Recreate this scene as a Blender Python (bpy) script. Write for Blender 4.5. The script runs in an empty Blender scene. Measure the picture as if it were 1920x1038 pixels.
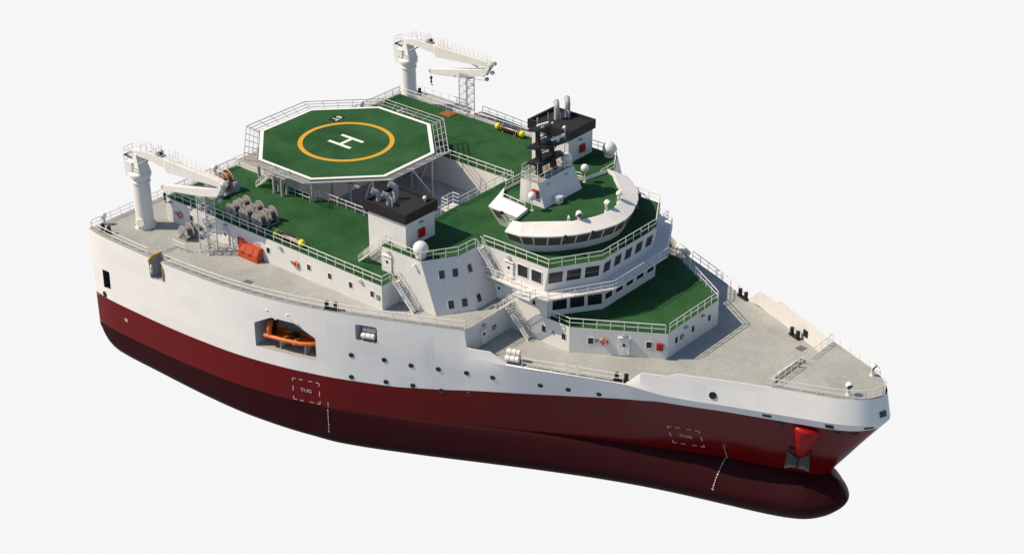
import bpy, math, random
from mathutils import Vector, Matrix
from mathutils.geometry import delaunay_2d_cdt
random.seed(7)
PI = math.pi
scn = bpy.context.scene
COL = scn.collection

CAMP = (114.5706337, -183.4331466, 126.7256565, 2.2597177, 0.4929617, 3.4360922)
# ------------------------------------------------------------------ materials
def newmat(name):
    m = bpy.data.materials.new(name); m.use_nodes = True
    nt = m.node_tree; b = nt.nodes['Principled BSDF']
    return m, nt, b
def paint(name, col, rough=0.5, var=0.06, scale=0.6, spec=0.4, metal=0.0, bump=0.0, streak=0.0, detail=5.0):
    """flat paint with cloudy tone variation, optional vertical run-off streaks and a fine bump"""
    m, nt, b = newmat(name); N = nt.nodes.new; L = nt.links.new
    tc = N('ShaderNodeTexCoord')
    n1 = N('ShaderNodeTexNoise'); n1.inputs['Scale'].default_value = scale; n1.inputs['Detail'].default_value = detail; n1.inputs['Roughness'].default_value = 0.62
    L(tc.outputs['Object'], n1.inputs['Vector'])
    mr = N('ShaderNodeMapRange'); mr.inputs['From Min'].default_value = 0.3; mr.inputs['From Max'].default_value = 0.7
    mr.inputs['To Min'].default_value = 1 - var; mr.inputs['To Max'].default_value = 1 + var
    L(n1.outputs['Fac'], mr.inputs['Value'])
    fac = mr.outputs['Result']
    if streak:
        mp = N('ShaderNodeMapping'); mp.inputs['Scale'].default_value = (1.6, 1.6, 0.12)
        L(tc.outputs['Object'], mp.inputs['Vector'])
        n2 = N('ShaderNodeTexNoise'); n2.inputs['Scale'].default_value = 1.5; n2.inputs['Detail'].default_value = 4
        L(mp.outputs['Vector'], n2.inputs['Vector'])
        m2 = N('ShaderNodeMapRange'); m2.inputs['From Min'].default_value = 0.35; m2.inputs['From Max'].default_value = 0.65
        m2.inputs['To Min'].default_value = 1 - streak; m2.inputs['To Max'].default_value = 1 + streak * 0.4
        L(n2.outputs['Fac'], m2.inputs['Value'])
        mu = N('ShaderNodeMath'); mu.operation = 'MULTIPLY'; L(fac, mu.inputs[0]); L(m2.outputs['Result'], mu.inputs[1]); fac = mu.outputs[0]
    vm = N('ShaderNodeVectorMath'); vm.operation = 'SCALE'; vm.inputs[0].default_value = col[:3]
    L(fac, vm.inputs['Scale']); L(vm.outputs['Vector'], b.inputs['Base Color'])
    b.inputs['Roughness'].default_value = rough; b.inputs['Specular IOR Level'].default_value = spec; b.inputs['Metallic'].default_value = metal
    if bump:
        n3 = N('ShaderNodeTexNoise'); n3.inputs['Scale'].default_value = 9; n3.inputs['Detail'].default_value = 3
        L(tc.outputs['Object'], n3.inputs['Vector'])
        bp = N('ShaderNodeBump'); bp.inputs['Strength'].default_value = bump; bp.inputs['Distance'].default_value = 0.05
        L(n3.outputs['Fac'], bp.inputs['Height']); L(bp.outputs['Normal'], b.inputs['Normal'])
    return m
def plated(name, col, rough, var, spec=0.35, pw=6.2, ph=2.3, cloud=0.03):
    """welded hull plating: shell plates of slightly different tone, slightly dished"""
    m, nt, b = newmat(name); N = nt.nodes.new; L = nt.links.new
    tc = N('ShaderNodeTexCoord'); sp = N('ShaderNodeSeparateXYZ'); L(tc.outputs['Object'], sp.inputs[0])
    cb = N('ShaderNodeCombineXYZ'); L(sp.outputs['X'], cb.inputs['X']); L(sp.outputs['Z'], cb.inputs['Y'])
    br = N('ShaderNodeTexBrick'); br.inputs['Scale'].default_value = 1.0; br.inputs['Brick Width'].default_value = pw; br.inputs['Row Height'].default_value = ph
    br.inputs['Mortar Size'].default_value = 0.02; br.inputs['Mortar Smooth'].default_value = 0.6; br.inputs['Bias'].default_value = 0.0
    br.inputs['Color1'].default_value = (1 - var, 1 - var, 1 - var, 1); br.inputs['Color2'].default_value = (1 + var, 1 + var, 1 + var, 1)
    br.inputs['Mortar'].default_value = (1 - var, 1 - var, 1 - var, 1)
    L(cb.outputs[0], br.inputs['Vector'])
    n1 = N('ShaderNodeTexNoise'); n1.inputs['Scale'].default_value = 0.25; n1.inputs['Detail'].default_value = 6; L(tc.outputs['Object'], n1.inputs['Vector'])
    mr = N('ShaderNodeMapRange'); mr.inputs['From Min'].default_value = .3; mr.inputs['From Max'].default_value = .7; mr.inputs['To Min'].default_value = 1 - cloud; mr.inputs['To Max'].default_value = 1 + cloud
    L(n1.outputs['Fac'], mr.inputs['Value'])
    v1 = N('ShaderNodeVectorMath'); v1.operation = 'SCALE'; L(br.outputs['Color'], v1.inputs[0]); L(mr.outputs['Result'], v1.inputs['Scale'])
    v2 = N('ShaderNodeVectorMath'); v2.operation = 'MULTIPLY'; L(v1.outputs[0], v2.inputs[0]); v2.inputs[1].default_value = col[:3]
    L(v2.outputs[0], b.inputs['Base Color'])
    b.inputs['Roughness'].default_value = rough; b.inputs['Specular IOR Level'].default_value = spec
    n3 = N('ShaderNodeTexNoise'); n3.inputs['Scale'].default_value = 0.55; n3.inputs['Detail'].default_value = 2; L(tc.outputs['Object'], n3.inputs['Vector'])
    bp = N('ShaderNodeBump'); bp.inputs['Strength'].default_value = 0.08; bp.inputs['Distance'].default_value = 0.08
    L(n3.outputs['Fac'], bp.inputs['Height']); L(bp.outputs['Normal'], b.inputs['Normal'])
    return m
def deckmat(name, col, alt, rough, scale=0.22, lo=0.35, hi=0.68):
    """worn deck coating: two close tones mixed by large and small noise, with a grainy non-skid bump"""
    m, nt, b = newmat(name); N = nt.nodes.new; L = nt.links.new
    tc = N('ShaderNodeTexCoord')
    n1 = N('ShaderNodeTexNoise'); n1.inputs['Scale'].default_value = scale; n1.inputs['Detail'].default_value = 8; n1.inputs['Roughness'].default_value = 0.62; n1.inputs['Distortion'].default_value = 0.4
    L(tc.outputs['Object'], n1.inputs['Vector'])
    mr = N('ShaderNodeMapRange'); mr.inputs['From Min'].default_value = lo; mr.inputs['From Max'].default_value = hi; L(n1.outputs['Fac'], mr.inputs['Value'])
    mx = N('ShaderNodeMix'); mx.data_type = 'RGBA'; mx.inputs['A'].default_value = (*col, 1); mx.inputs['B'].default_value = (*alt, 1)
    L(mr.outputs['Result'], mx.inputs['Factor'])
    n2 = N('ShaderNodeTexNoise'); n2.inputs['Scale'].default_value = 2.2; n2.inputs['Detail'].default_value = 5; L(tc.outputs['Object'], n2.inputs['Vector'])
    m2 = N('ShaderNodeMapRange'); m2.inputs['From Min'].default_value = .3; m2.inputs['From Max'].default_value = .7; m2.inputs['To Min'].default_value = .91; m2.inputs['To Max'].default_value = 1.07
    L(n2.outputs['Fac'], m2.inputs['Value'])
    vm = N('ShaderNodeVectorMath'); vm.operation = 'SCALE'; L(mx.outputs['Result'], vm.inputs[0]); L(m2.outputs['Result'], vm.inputs['Scale'])
    L(vm.outputs['Vector'], b.inputs['Base Color'])
    b.inputs['Roughness'].default_value = rough; b.inputs['Specular IOR Level'].default_value = 0.12
    n3 = N('ShaderNodeTexNoise'); n3.inputs['Scale'].default_value = 14; L(tc.outputs['Object'], n3.inputs['Vector'])
    bp = N('ShaderNodeBump'); bp.inputs['Strength'].default_value = 0.15; bp.inputs['Distance'].default_value = 0.02
    L(n3.outputs['Fac'], bp.inputs['Height']); L(bp.outputs['Normal'], b.inputs['Normal'])
    return m
def glassmat(name, col, rough=0.08):
    m, nt, b = newmat(name); N = nt.nodes.new; L = nt.links.new
    tc = N('ShaderNodeTexCoord'); n1 = N('ShaderNodeTexNoise'); n1.inputs['Scale'].default_value = 0.35; L(tc.outputs['Object'], n1.inputs['Vector'])
    cr = N('ShaderNodeMix'); cr.data_type = 'RGBA'; cr.inputs['A'].default_value = (*col, 1); cr.inputs['B'].default_value = (col[0]*1.35, col[1]*1.3, col[2]*1.2, 1)
    L(n1.outputs['Fac'], cr.inputs['Factor']); L(cr.outputs['Result'], b.inputs['Base Color'])
    b.inputs['Roughness'].default_value = rough; b.inputs['Specular IOR Level'].default_value = 0.45
    return m
M = {}
M['white'] = paint('white_paint', (.78, .765, .74), .45, .035, .5, .35, streak=.03)
M['wall'] = paint('white_wall_paint', (.71, .70, .685), .5, .035, .45, .3, streak=.035)
M['hull'] = plated('white_hull_plating', (.87, .855, .83), .42, .042)
M['red'] = plated('red_hull_plating', (.138, .0034, .0040), .16, .03, .28)
M['maroon'] = plated('antifouling_plating', (.030, .0042, .0058), .5, .03, .09)
M['grey_deck'] = deckmat('grey_deck_coating', (.305, .313, .299), (.40, .41, .392), .8, .16, .30, .66)
M['well_deck'] = deckmat('well_deck_coating', (.40, .43, .46), (.50, .53, .55), .8)
M['green'] = deckmat('green_deck_coating', (.0165, .066, .0215), (.035, .110, .040), .85, .16)
M['rail'] = paint('rail_paint', (.74, .735, .72), .45, .03, 1.0)
M['towergrey'] = paint('tower_grey_paint', (.52, .53, .54), .5, .05, 1.0)
M['floatblack'] = paint('float_black', (.030, .022, .018), .32, .1, 1.2, .5)
M['railgrey'] = paint('grey_rail_paint', (.40, .41, .42), .5, .05, 1.0)
M['steel'] = paint('grey_steel', (.36, .37, .38), .5, .06, 1.2)
M['anchorgrey'] = paint('anchor_grey', (.055, .055, .052), .55, .1, 1)
M['reel'] = paint('reel_grey', (.345, .335, .325), .55, .08, 1.5)
M['drum'] = paint('reel_drum', (.19, .18, .18), .6, .12, 3.0)
M['black'] = paint('black_paint', (.014, .013, .013), .5, .12, 1.2, .4)
M['funnelblack'] = paint('funnel_black', (.0165, .0145, .0135), .55, .14, .7, .35)
M['funnelroof'] = paint('funnel_roof', (.021, .020, .0195), .6, .12, .9, .35)
M['bollard'] = paint('bollard_black', (.012, .012, .013), .45, .1, 2, .4)
M['pipe'] = paint('pipe_grey', (.40, .405, .41), .5, .08, 1.4, .4, 0)
M['glass'] = glassmat('window_glass', (.014, .017, .024))
M['bridgeglass'] = glassmat('bridge_glass', (.095, .083, .072), .06)
M['dark'] = paint('dark_opening', (.012, .013, .016), .6, .1, 1)
M['slate'] = paint('slate_box', (.05, .065, .075), .5, .1, 1)
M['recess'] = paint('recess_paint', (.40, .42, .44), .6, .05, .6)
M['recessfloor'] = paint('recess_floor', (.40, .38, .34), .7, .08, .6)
M['orange'] = paint('orange_grp', (.45, .058, .012), .4, .05, 1.2, .5)
M['boat'] = paint('boat_orange', (.60, .12, .012), .4, .08, 1.5, .5)
M['ringorange'] = paint('ring_orange', (.62, .12, .06), .5, .05, 2)
M['rust'] = paint('winch_orange', (.27, .10, .022), .6, .12, 1.4)
M['yellow'] = paint('yellow_paint', (.86, .72, .006), .4, .05, 1.5, .5)
M['ochre'] = paint('ochre_paint', (.46, .27, .025), .5, .1, 2)
M['markyellow'] = paint('marking_yellow', (.62, .34, .022), .6, .05, 1)
M['markwhite'] = paint('marking_white', (.80, .81, .78), .6, .03, 1)
M['hullmark'] = paint('hull_mark', (.55, .50, .49), .5, .04, 2)
M['firered'] = paint('fire_red', (.36, .012, .014), .4, .06, 2, .5)
M['signgreen'] = paint('sign_green', (.012, .16, .045), .5, .05, 3)
M['anchorred'] = paint('bolster_red', (.32, .006, .009), .38, .05, 1, .2)
M['gratinggrey'] = paint('grating_grey', (.13, .128, .12), .7, .1, 3)
M['brown'] = paint('brown_plating', (.33, .30, .275), .7, .1, 1.2)
M['raftwhite'] = paint('raft_white', (.76, .75, .72), .35, .04, 2, .5)

# ------------------------------------------------------------------ mesh builder
class MB:
    def __init__(s): s.v = []; s.f = []; s.m = []; s.mi = 0
    def mat(s, i): s.mi = i; return s
    def face(s, pts):
        b = len(s.v); s.v += [tuple(p) for p in pts]; s.f.append(tuple(range(b, b + len(pts)))); s.m.append(s.mi)
    def grid(s, rows, close=False):
        b = len(s.v); n = len(rows[0])
        for r in rows: s.v += [tuple(p) for p in r]
        for i in range(len(rows) - 1):
            for j in range(n if close else n - 1):
                k = (j + 1) % n
                s.f.append((b + i*n + j, b + i*n + k, b + (i+1)*n + k, b + (i+1)*n + j)); s.m.append(s.mi)
    def ngon(s, idx): s.f.append(tuple(idx)); s.m.append(s.mi)
    def loft(s, A, B, cap=(True, True)):
        """closed polygons A -> B with caps"""
        b = len(s.v); n = len(A)
        s.v += [tuple(p) for p in A] + [tuple(p) for p in B]
        for j in range(n):
            k = (j + 1) % n; s.ngon((b + j, b + k, b + n + k, b + n + j))
        if cap[0]: s.ngon(tuple(b + j for j in reversed(range(n))))
        if cap[1]: s.ngon(tuple(b + n + j for j in range(n)))
        return s
    def prism(s, poly, z0, z1, top=None):
        return s.loft([(x, y, z0) for x, y in poly], [(x, y, z1) for x, y in (top or poly)])
    def box(s, x0, x1, y0, y1, z0, z1):
        return s.prism([(x0, y0), (x1, y0), (x1, y1), (x0, y1)], z0, z1)
    def obox(s, c, u, v, w):
        """box at centre c with half-axis vectors u, v, w"""
        c, u, v, w = map(Vector, (c, u, v, w))
        A = [c - u - v - w, c + u - v - w, c + u + v - w, c - u + v - w]
        return s.loft(A, [p + 2*w for p in A])
    def beam(s, a, b, w, h, up=(0, 0, 1)):
        a, b = Vector(a), Vector(b); d = (b - a); l = d.length; d.normalize(); up = Vector(up)
        if abs(d.dot(up)) > .98: up = Vector((1, 0, 0))
        sd = d.cross(up).normalized(); u2 = sd.cross(d)
        return s.obox((a + b)/2, d*l/2, sd*w/2, u2*h/2)
    def tube(s, pts, r, n=6, cap=True):
        pts = [Vector(p) for p in pts]; rings = []
        rr = r if isinstance(r, (list, tuple)) else [r]*len(pts)
        prev = None
        for i, p in enumerate(pts):
            if i == 0: d = pts[1] - p
            elif i == len(pts) - 1: d = p - pts[i-1]
            else: d = (pts[i+1] - p).normalized() + (p - pts[i-1]).normalized()
            d.normalize()
            if prev is None:
                a = Vector((0, 0, 1)) if abs(d.z) < .9 else Vector((1, 0, 0)); x = d.cross(a).normalized()
            else: x = (prev - d*prev.dot(d)).normalized()
            prev = x; y = d.cross(x)
            rings.append([p + (x*math.cos(2*PI*k/n) + y*math.sin(2*PI*k/n))*rr[i] for k in range(n)])
        b = len(s.v); s.grid(rings, True)
        if cap:
            s.ngon(tuple(b + k for k in reversed(range(n)))); e = b + (len(pts)-1)*n
            s.ngon(tuple(e + k for k in range(n)))
        return s
    def cyl(s, a, b, r, n=16, r2=None): return s.tube([a, b], [r, r if r2 is None else r2], n)
    def lathe(s, c, prof, n=20, axis=(0, 0, 1)):
        """profile [(radius, height)] about an axis through c"""
        c = Vector(c); ax = Vector(axis).normalized(); a = Vector((0, 0, 1)) if abs(ax.z) < .9 else Vector((1, 0, 0))
        x = ax.cross(a).normalized(); y = ax.cross(x)
        rows = [[c + ax*h + (x*math.cos(2*PI*k/n) + y*math.sin(2*PI*k/n))*max(r, .0005) for k in range(n)] for r, h in prof]
        b = len(s.v); s.grid(rows, True)
        s.ngon(tuple(b + k for k in reversed(range(n)))); e = b + (len(prof)-1)*n; s.ngon(tuple(e + k for k in range(n)))
        return s
    def ball(s, c, r, n=16, m=10, sz=1.0, axis=(0, 0, 1)):
        return s.lathe(c, [(r*math.sin(PI*i/m), -r*sz*math.cos(PI*i/m)) for i in range(m + 1)], n, axis)
    def torus(s, c, R, r, axis=(0, 0, 1), n=20, m=8, stretch=None):
        c = Vector(c); ax = Vector(axis).normalized(); a = Vector((0, 0, 1)) if abs(ax.z) < .9 else Vector((1, 0, 0))
        x = ax.cross(a).normalized(); y = ax.cross(x); rows = []
        for i in range(n + 1):
            t = 2*PI*i/n; d = x*math.cos(t) + y*math.sin(t); e = d if stretch is None else x*math.cos(t) + y*math.sin(t)*stretch
            rows.append([c + e*R + (d*math.cos(2*PI*k/m) + ax*math.sin(2*PI*k/m))*r for k in range(m)])
        s.grid(rows, True); return s
    def rail(s, pts, h=1.3, sp=1.75, r=.06, mids=1, posts=True, closed=False):
        """guard rail along deck points: top rail, mid rail(s), posts"""
        pts = [Vector(p) for p in pts]; up = Vector((0, 0, 1))
        for i in range(len(pts) - 1):
            a, b = pts[i], pts[i+1]; l = (b - a).length
            s.tube([a + up*h, b + up*h], r, 6)
            for k in range(mids):
                q = h*(k + 1)/(mids + 1); s.tube([a + up*q, b + up*q], r*.8, 5)
            if posts:
                n = max(1, round(l/sp))
                for k in range(n + (1 if i == len(pts) - 2 else 0)):
                    p = a.lerp(b, k/n); s.tube([p - up*.02, p + up*h], r*.82, 5)
        return s
OFF = {}
def setp(o, **kw):
    for k, v in kw.items():
        if v: o[k] = v
def build(name, mb, mats, parent=None, smooth=None, fix=True, label=None):
    me = bpy.data.meshes.new(name)
    off = Vector((0, 0, 0)) if parent is None else OFF[parent]
    vs = mb.v if off.length == 0 else [tuple(Vector(v) - off) for v in mb.v]
    me.from_pydata(vs, [], mb.f)
    ms = mats if isinstance(mats, (list, tuple)) else [mats]
    for m in ms: me.materials.append(M[m])
    me.polygons.foreach_set('material_index', mb.m)
    if fix:
        import bmesh
        bm = bmesh.new(); bm.from_mesh(me); bmesh.ops.remove_doubles(bm, verts=bm.verts, dist=1e-5)
        bmesh.ops.recalc_face_normals(bm, faces=bm.faces); bm.to_mesh(me); bm.free()
    if smooth is not None:
        me.shade_smooth(); me.set_sharp_from_angle(angle=math.radians(smooth))
    me.update()
    o = bpy.data.objects.new(name, me); COL.objects.link(o)
    if parent is not None: o.parent = parent
    OFF[o] = off
    if label: o['label'] = label
    return o
def thing(name, label, cat, loc=(0, 0, 0), group=None):
    o = bpy.data.objects.new(name, None); COL.objects.link(o); o.empty_display_size = .5
    o.location = loc; OFF[o] = Vector(loc); setp(o, label=label, category=cat, group=group)
    return o
def copy_tree(o, parent=None):
    c = o.copy(); COL.objects.link(c); OFF[c] = OFF[o]
    if parent is not None: c.parent = parent
    for ch in list(o.children): copy_tree(ch, c)
    return c
def place(root, loc, rz=0.0, label=None, group=None, mirror=False):
    root.location = loc; root.rotation_euler = (0, 0, rz)
    if mirror: root.scale = (1, -1, 1)
    setp(root, label=label, group=group); return root
def mir(pts): return [(p[0], -p[1]) + tuple(p[2:]) for p in pts]
def symm(poly):
    """half polygon (y<0 side, aft to fore) closed with its mirror image"""
    return list(poly) + [(x, -y) for x, y in reversed(poly)]
def text_geo(txt, size, bold=.028):
    cu = bpy.data.curves.new('lettering', 'FONT'); cu.body = txt; cu.size = size; cu.offset = size*bold; cu.align_x = 'CENTER'; cu.align_y = 'CENTER'; cu.resolution_u = 3
    ob = bpy.data.objects.new('lettering', cu); me = bpy.data.meshes.new_from_object(ob)
    vs = [tuple(v.co) for v in me.vertices]; fs = [tuple(p.vertices) for p in me.polygons]
    bpy.data.objects.remove(ob); bpy.data.curves.remove(cu); bpy.data.meshes.remove(me)
    return vs, fs
def add_text(mb, txt, size, fn, bold=.028):
    vs, fs = text_geo(txt, size, bold); b = len(mb.v)
    mb.v += [tuple(fn(v[0], v[1])) for v in vs]
    for f in fs: mb.f.append(tuple(b + i for i in f)); mb.m.append(mb.mi)

# ------------------------------------------------------------------ hull form (half breadths, metres; x forward, y to port, z up from the foredeck)
DE = [(-89.2,35.2),(-87,35.55),(-85,35.7),(-80.67,35.75),(-72.74,35.65),(-66.1,35.3),(-59.2,34.6),(-53.06,33.38),(-48.1,32.0),(-42.1,29.9),(-36.3,27.45),(-31.5,25.3),(-26.5,23.0),(-25.9,22.75)]
KN = [(-26.5,23.0,-.5),(-25.4,22.6,-.5),(-20.3,20.95,-.15),(-12,17.75,0),(-5,14.95,0),(-2.4,14.45,-.05),(0.1,13.5,-.42),(4,12.0,-.45),(7.1,10.6,-.47),(14.3,7.75,-.47),(20,5.45,-.45),(21.5,4.85,-.45),(23.2,3.8,-.45),(24.4,2.75,-.45),(25.3,1.55,-.45),(25.8,.6,-.45),(25.9,0,-.45)]
WL = [(-48,31.9),(-44,30.55),(-38.5,28.0),(-28.7,23.06),(-17.5,16.92),(-10,13.0),(-2.96,9.6),(5.25,5.9),(11.27,3.78),(16.2,1.9),(17.9,.9),(18.4,0)]
ZW = -11.8
def itp(x, T, c=1):
    if x <= T[0][0]: return T[0][c]
    for a, b in zip(T, T[1:]):
        if x <= b[0]: return a[c] + (b[c] - a[c])*(x - a[0])/(b[0] - a[0])
    return T[-1][c]
def smooth_tab(T, c=1):
    """Catmull-Rom through a table: rounds the plan curve between the measured stations"""
    def f(x):
        if x <= T[0][0]: return T[0][c]
        for i in range(len(T) - 1):
            a, b = T[i], T[i+1]
            if x <= b[0]:
                h = b[0] - a[0]; t = (x - a[0])/h
                m0 = (b[c] - a[c])/h if i == 0 else (b[c] - T[i-1][c])/(b[0] - T[i-1][0])
                m1 = (b[c] - a[c])/h if i == len(T) - 2 else (T[i+2][c] - a[c])/(T[i+2][0] - a[0])
                return (2*t**3-3*t*t+1)*a[c] + (t**3-2*t*t+t)*h*m0 + (-2*t**3+3*t*t)*b[c] + (t**3-t*t)*h*m1
        return T[-1][c]
    return f
dk = smooth_tab(DE)
wl_ = smooth_tab(WL)
kn_ = smooth_tab(KN)
def Ky(x): return dk(x) if x < -26.5 else max(0, kn_(x))
def Kz(x): return -.5 if x < -26.5 else itp(x, KN, 2)
def Wy(x): return dk(x) if x < -48 else max(0, wl_(x))
NZ = [(-11.8,18.4),(-10.95,18.7),(-8.32,20.5),(-5.31,22.5),(-2.15,24.7),(-.45,25.9)]
def nose(z): return itp(z, NZ)
def half(x, z):
    zk = Kz(x)
    if x <= 0:
        if z >= zk: return Ky(x)
        v = min((zk - z)/(zk - ZW), 1); return Ky(x)*(1 - v) + Wy(x)*v
    s = min(x/nose(z), 1); zk = Kz(s*25.9); v = min(max((zk - z)/(zk - ZW), 0), 1)
    return Ky(s*25.9)*(1 - v) + Wy(s*18.4)*v
# upper edge of the white side (deck edge, bulwark): x, half breadth, z
TP = [(-26.0,22.79,3.9),(-25.75,22.68,1.35),(-25.0,22.5,1.3),(-22.6,21.6,1.35),(-20.4,20.85,.02),(-12,17.6,.02),(-5.05,14.8,.02),(-2.83,14.45,2.33),(.39,13.12,2.45),(1.7,12.6,3.05),(7,10.25,3.05),(12.2,7.95,3.05),(16.4,6.3,3.05),(20.17,4.85,3.05),(22.5,3.57,3.05),(23.9,2.35,3.05),(24.75,1.15,3.05),(25.05,0,3.05)]
RL = [(-35.2,-6.7),(-28.3,-6.05),(-23.4,-5.4),(-16,-4.45),(-11,-3.73),(-4.9,-2.84),(-.8,-1.86),(3.7,-1.73),(26,-1.7)]
def Rz(x): return -6.7 if x < -35.2 else itp(x, RL)

ship = thing('ship', 'huge wedge-shaped white and red research ship with green upper decks', 'ship', (-35, 0, -18.5))

def side_aft(s):
    """white side x -89.2 .. -30 with real openings, and the list of its hole outlines"""
    x0, x1 = -89.2, -30.0
    xs = [x0 + (x1 - x0)*i/60 for i in range(61)]
    bottom = [(x, -6.7 if x < -35.2 else Rz(x)) for x in xs]
    top = [(x, 3.9) for x in reversed(xs) if not -75.4 < x < -71.9]
    # the chute is a notch in the deck edge
    notch = [(-72.6,3.9),(-72.15,3.1),(-72.1,1.1),(-72.4,.95),(-74.6,.5),(-75.15,.65),(-75.25,3.0),(-74.85,3.9)]
    t2 = []
    done = False
    for p in top:
        if p[0] < -73 and not done: t2 += notch; done = True
        t2.append(p)
    outer = bottom + t2
    holes = [
        [(-55.42,-.61),(-55.2,-.42),(-52.7,.93),(-52.2,.98),(-49.3,.92),(-48.9,.84),(-46.2,-.73),(-46.0,-.95),(-45.99,-4.3),(-55.42,-4.32)],
        [(-40.27,.35),(-40.27,2.33),(-40.05,2.57),(-37.6,2.52),(-37.38,2.27),(-37.38,.3),(-37.6,.07),(-40.05,.09)],
        [(-86.55,-2.0),(-86.35,-1.9),(-84.9,-1.8),(-84.78,-2.0),(-84.85,-4.7),(-86.6,-4.95)]]
    def fine(h):
        o = []
        for i, a in enumerate(h):
            b = h[(i + 1) % len(h)]; n = max(1, int(abs(b[0] - a[0])/.6)); o += [(a[0] + (b[0] - a[0])*k/n, a[1] + (b[1] - a[1])*k/n) for k in range(n)]
        return o
    holes = [fine(h) for h in holes]
    pts = []; edges = []
    def ringadd(poly):
        b = len(pts); n = len(poly); pts.extend(poly); edges.extend((b + i, b + (i+1) % n) for i in range(n))
    ringadd(outer)
    for h in holes: ringadd(h)
    for x in xs[1:-1]:
        for z in (-5.6, -4.6, -3.2, -1.6, .2, 1.9, 3.0): pts.append((x + .05, z))
    vs, _, fs, _, _, _ = delaunay_2d_cdt([Vector(p) for p in pts], edges, [], 0, 1e-4)
    def inside(p, poly):
        c = False; n = len(poly)
        for i in range(n):
            a, b = poly[i], poly[(i+1) % n]
            if (a[1] > p[1]) != (b[1] > p[1]) and p[0] < (b[0]-a[0])*(p[1]-a[1])/(b[1]-a[1]) + a[0]: c = not c
        return c
    mb = MB(); mb.v = [(v.x, s*half(v.x, v.y), v.y) for v in vs]
    for f in fs:
        c = (sum(vs[i].x for i in f)/len(f), sum(vs[i].y for i in f)/len(f))
        if inside(c, outer) and not any(inside(c, h) for h in holes): mb.f.append(tuple(f)); mb.m.append(0)
    return mb, holes, notch
def side_fore(mb, s):
    cols = []
    xs = [-30, -28.5, -27.2, -26.5, -26.02] + [t[0] for t in TP]
    fine = []
    for a, b in zip(xs, xs[1:]):
        n = (max(1, int((b - a)/1.2)) if b > -25 else 1) if b < 12.3 else 1
        fine += [a + (b - a)*k/n for k in range(n)]
    fine += [25.05]
    for x in fine:
        if x < -26: ty, tz = dk(x), 3.9
        else: ty, tz = itp(x, TP), itp(x, TP, 2)
        # the same fraction of the way to the nose on every level
        f = max(0, x)/25.05
        kx = x if x <= 0 else f*25.9
        ky, kz = Ky(kx), Kz(kx)
        if kz > tz: kz = tz - .01
        col = [(x + (kx - x)*t, s*(ty + (ky - ty)*t), tz + (kz - tz)*t) for t in (0, .25, .5, .75, 1)]
        rz = Rz(kx)
        for t in (.34, .67, 1):
            z = kz + (rz - kz)*t; xx = x if x <= 0 else f*nose(z)
            col.append((xx, s*half(xx, z), z))
        cols.append(col)
    k0 = next(i for i, x in enumerate(fine) if x > 12.1)
    cr = [[Vector(p) for p in c] for c in cols[k0:]]
    ghost = [Vector((p.x, -p.y, p.z)) for p in cr[-2]]; out = []
    for i in range(len(cr) - 1):
        p0 = cr[i-1] if i else [Vector(p) for p in cols[k0-1]]; p1, p2 = cr[i], cr[i+1]; p3 = cr[i+2] if i + 2 < len(cr) else ghost
        for k in range(5):
            t = k/5; out.append([(q1*2 + (q2 - q0)*t + (q0*2 - q1*5 + q2*4 - q3)*t*t + (q1*3 - q0 - q2*3 + q3)*t**3)*.5 for q0, q1, q2, q3 in zip(p0, p1, p2, p3)])
    mb.grid(cols[:k0] + out + [cr[-1]])
hull = None
mbh = MB(); HOLES = None
for s in (-1, 1):
    a, HOLES, NOTCH = side_aft(s)
    b = len(mbh.v); mbh.v += a.v; mbh.f += [tuple(i + b for i in f) for f in a.f]; mbh.m += a.m
    side_fore(mbh, s)
# transom
mbh.face([(-89.2,-35.2,3.9),(-89.2,35.2,3.9),(-89.2,35.2,-6.7),(-89.2,-35.2,-6.7)])
# inner face and cap of the fore bulwark
for s in (-1, 1):
    mbi = MB(); rows = []
    for i in range(41):
        x = -5.05 + (12.9 + 5.05)*i/40; ty, tz = itp(x, TP), itp(x, TP, 2); ky = Ky(x)
        rows.append([(x, s*ty, tz), (x, s*(ty - .16), tz), (x, s*(ty - .25 + (ky - ty)*.2), .01)])
    mbi.grid(rows); build('bulwark_lining', mbi, 'wall', ship, fix=False)
    mbi = MB(); rows = []
    for x in (-26.0, -25.75, -25, -22.6, -20.4): rows.append([(x, s*itp(x, TP), itp(x, TP, 2)), (x, s*(itp(x, TP) - .16), itp(x, TP, 2)), (x, s*(itp(x, TP) - .16), .0)])
    mbi.grid(rows); build('bulwark_lining', mbi, 'wall', ship, fix=False)
hull = build('hull_side', mbh, 'hull', ship, smooth=11)

# red band
mbr = MB()
for s in (-1, 1):
    cols = []
    xs = [-89.2 + (89.2 - 35.2)*i/54 for i in range(54)] + [-35.2 + 35.2*i/30 for i in range(31)]
    for x in xs:
        rz = Rz(x); cols.append([(x, s*half(x, rz + (ZW - rz)*t/10), rz + (ZW - rz)*t/10) for t in range(11)])
    mbr.grid(cols); cols = []
    for i in range(41):
        f = 1 - (1 - i/40)**1.6; col = []
        rz = Rz(f*25)
        for t in range(11):
            z = rz + (ZW - rz)*t/10; x = f*nose(z); col.append((x, s*half(x, z) if f < 1 else 0, z))
        cols.append(col)
    mbr.grid(cols)
mbr.face([(-89.2,-35.2,-6.7),(-89.2,35.2,-6.7),(-89.2,35.2,ZW),(-89.2,-35.2,ZW)])
boot = build('red_hull_band', mbr, 'red', ship, smooth=30)

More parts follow.
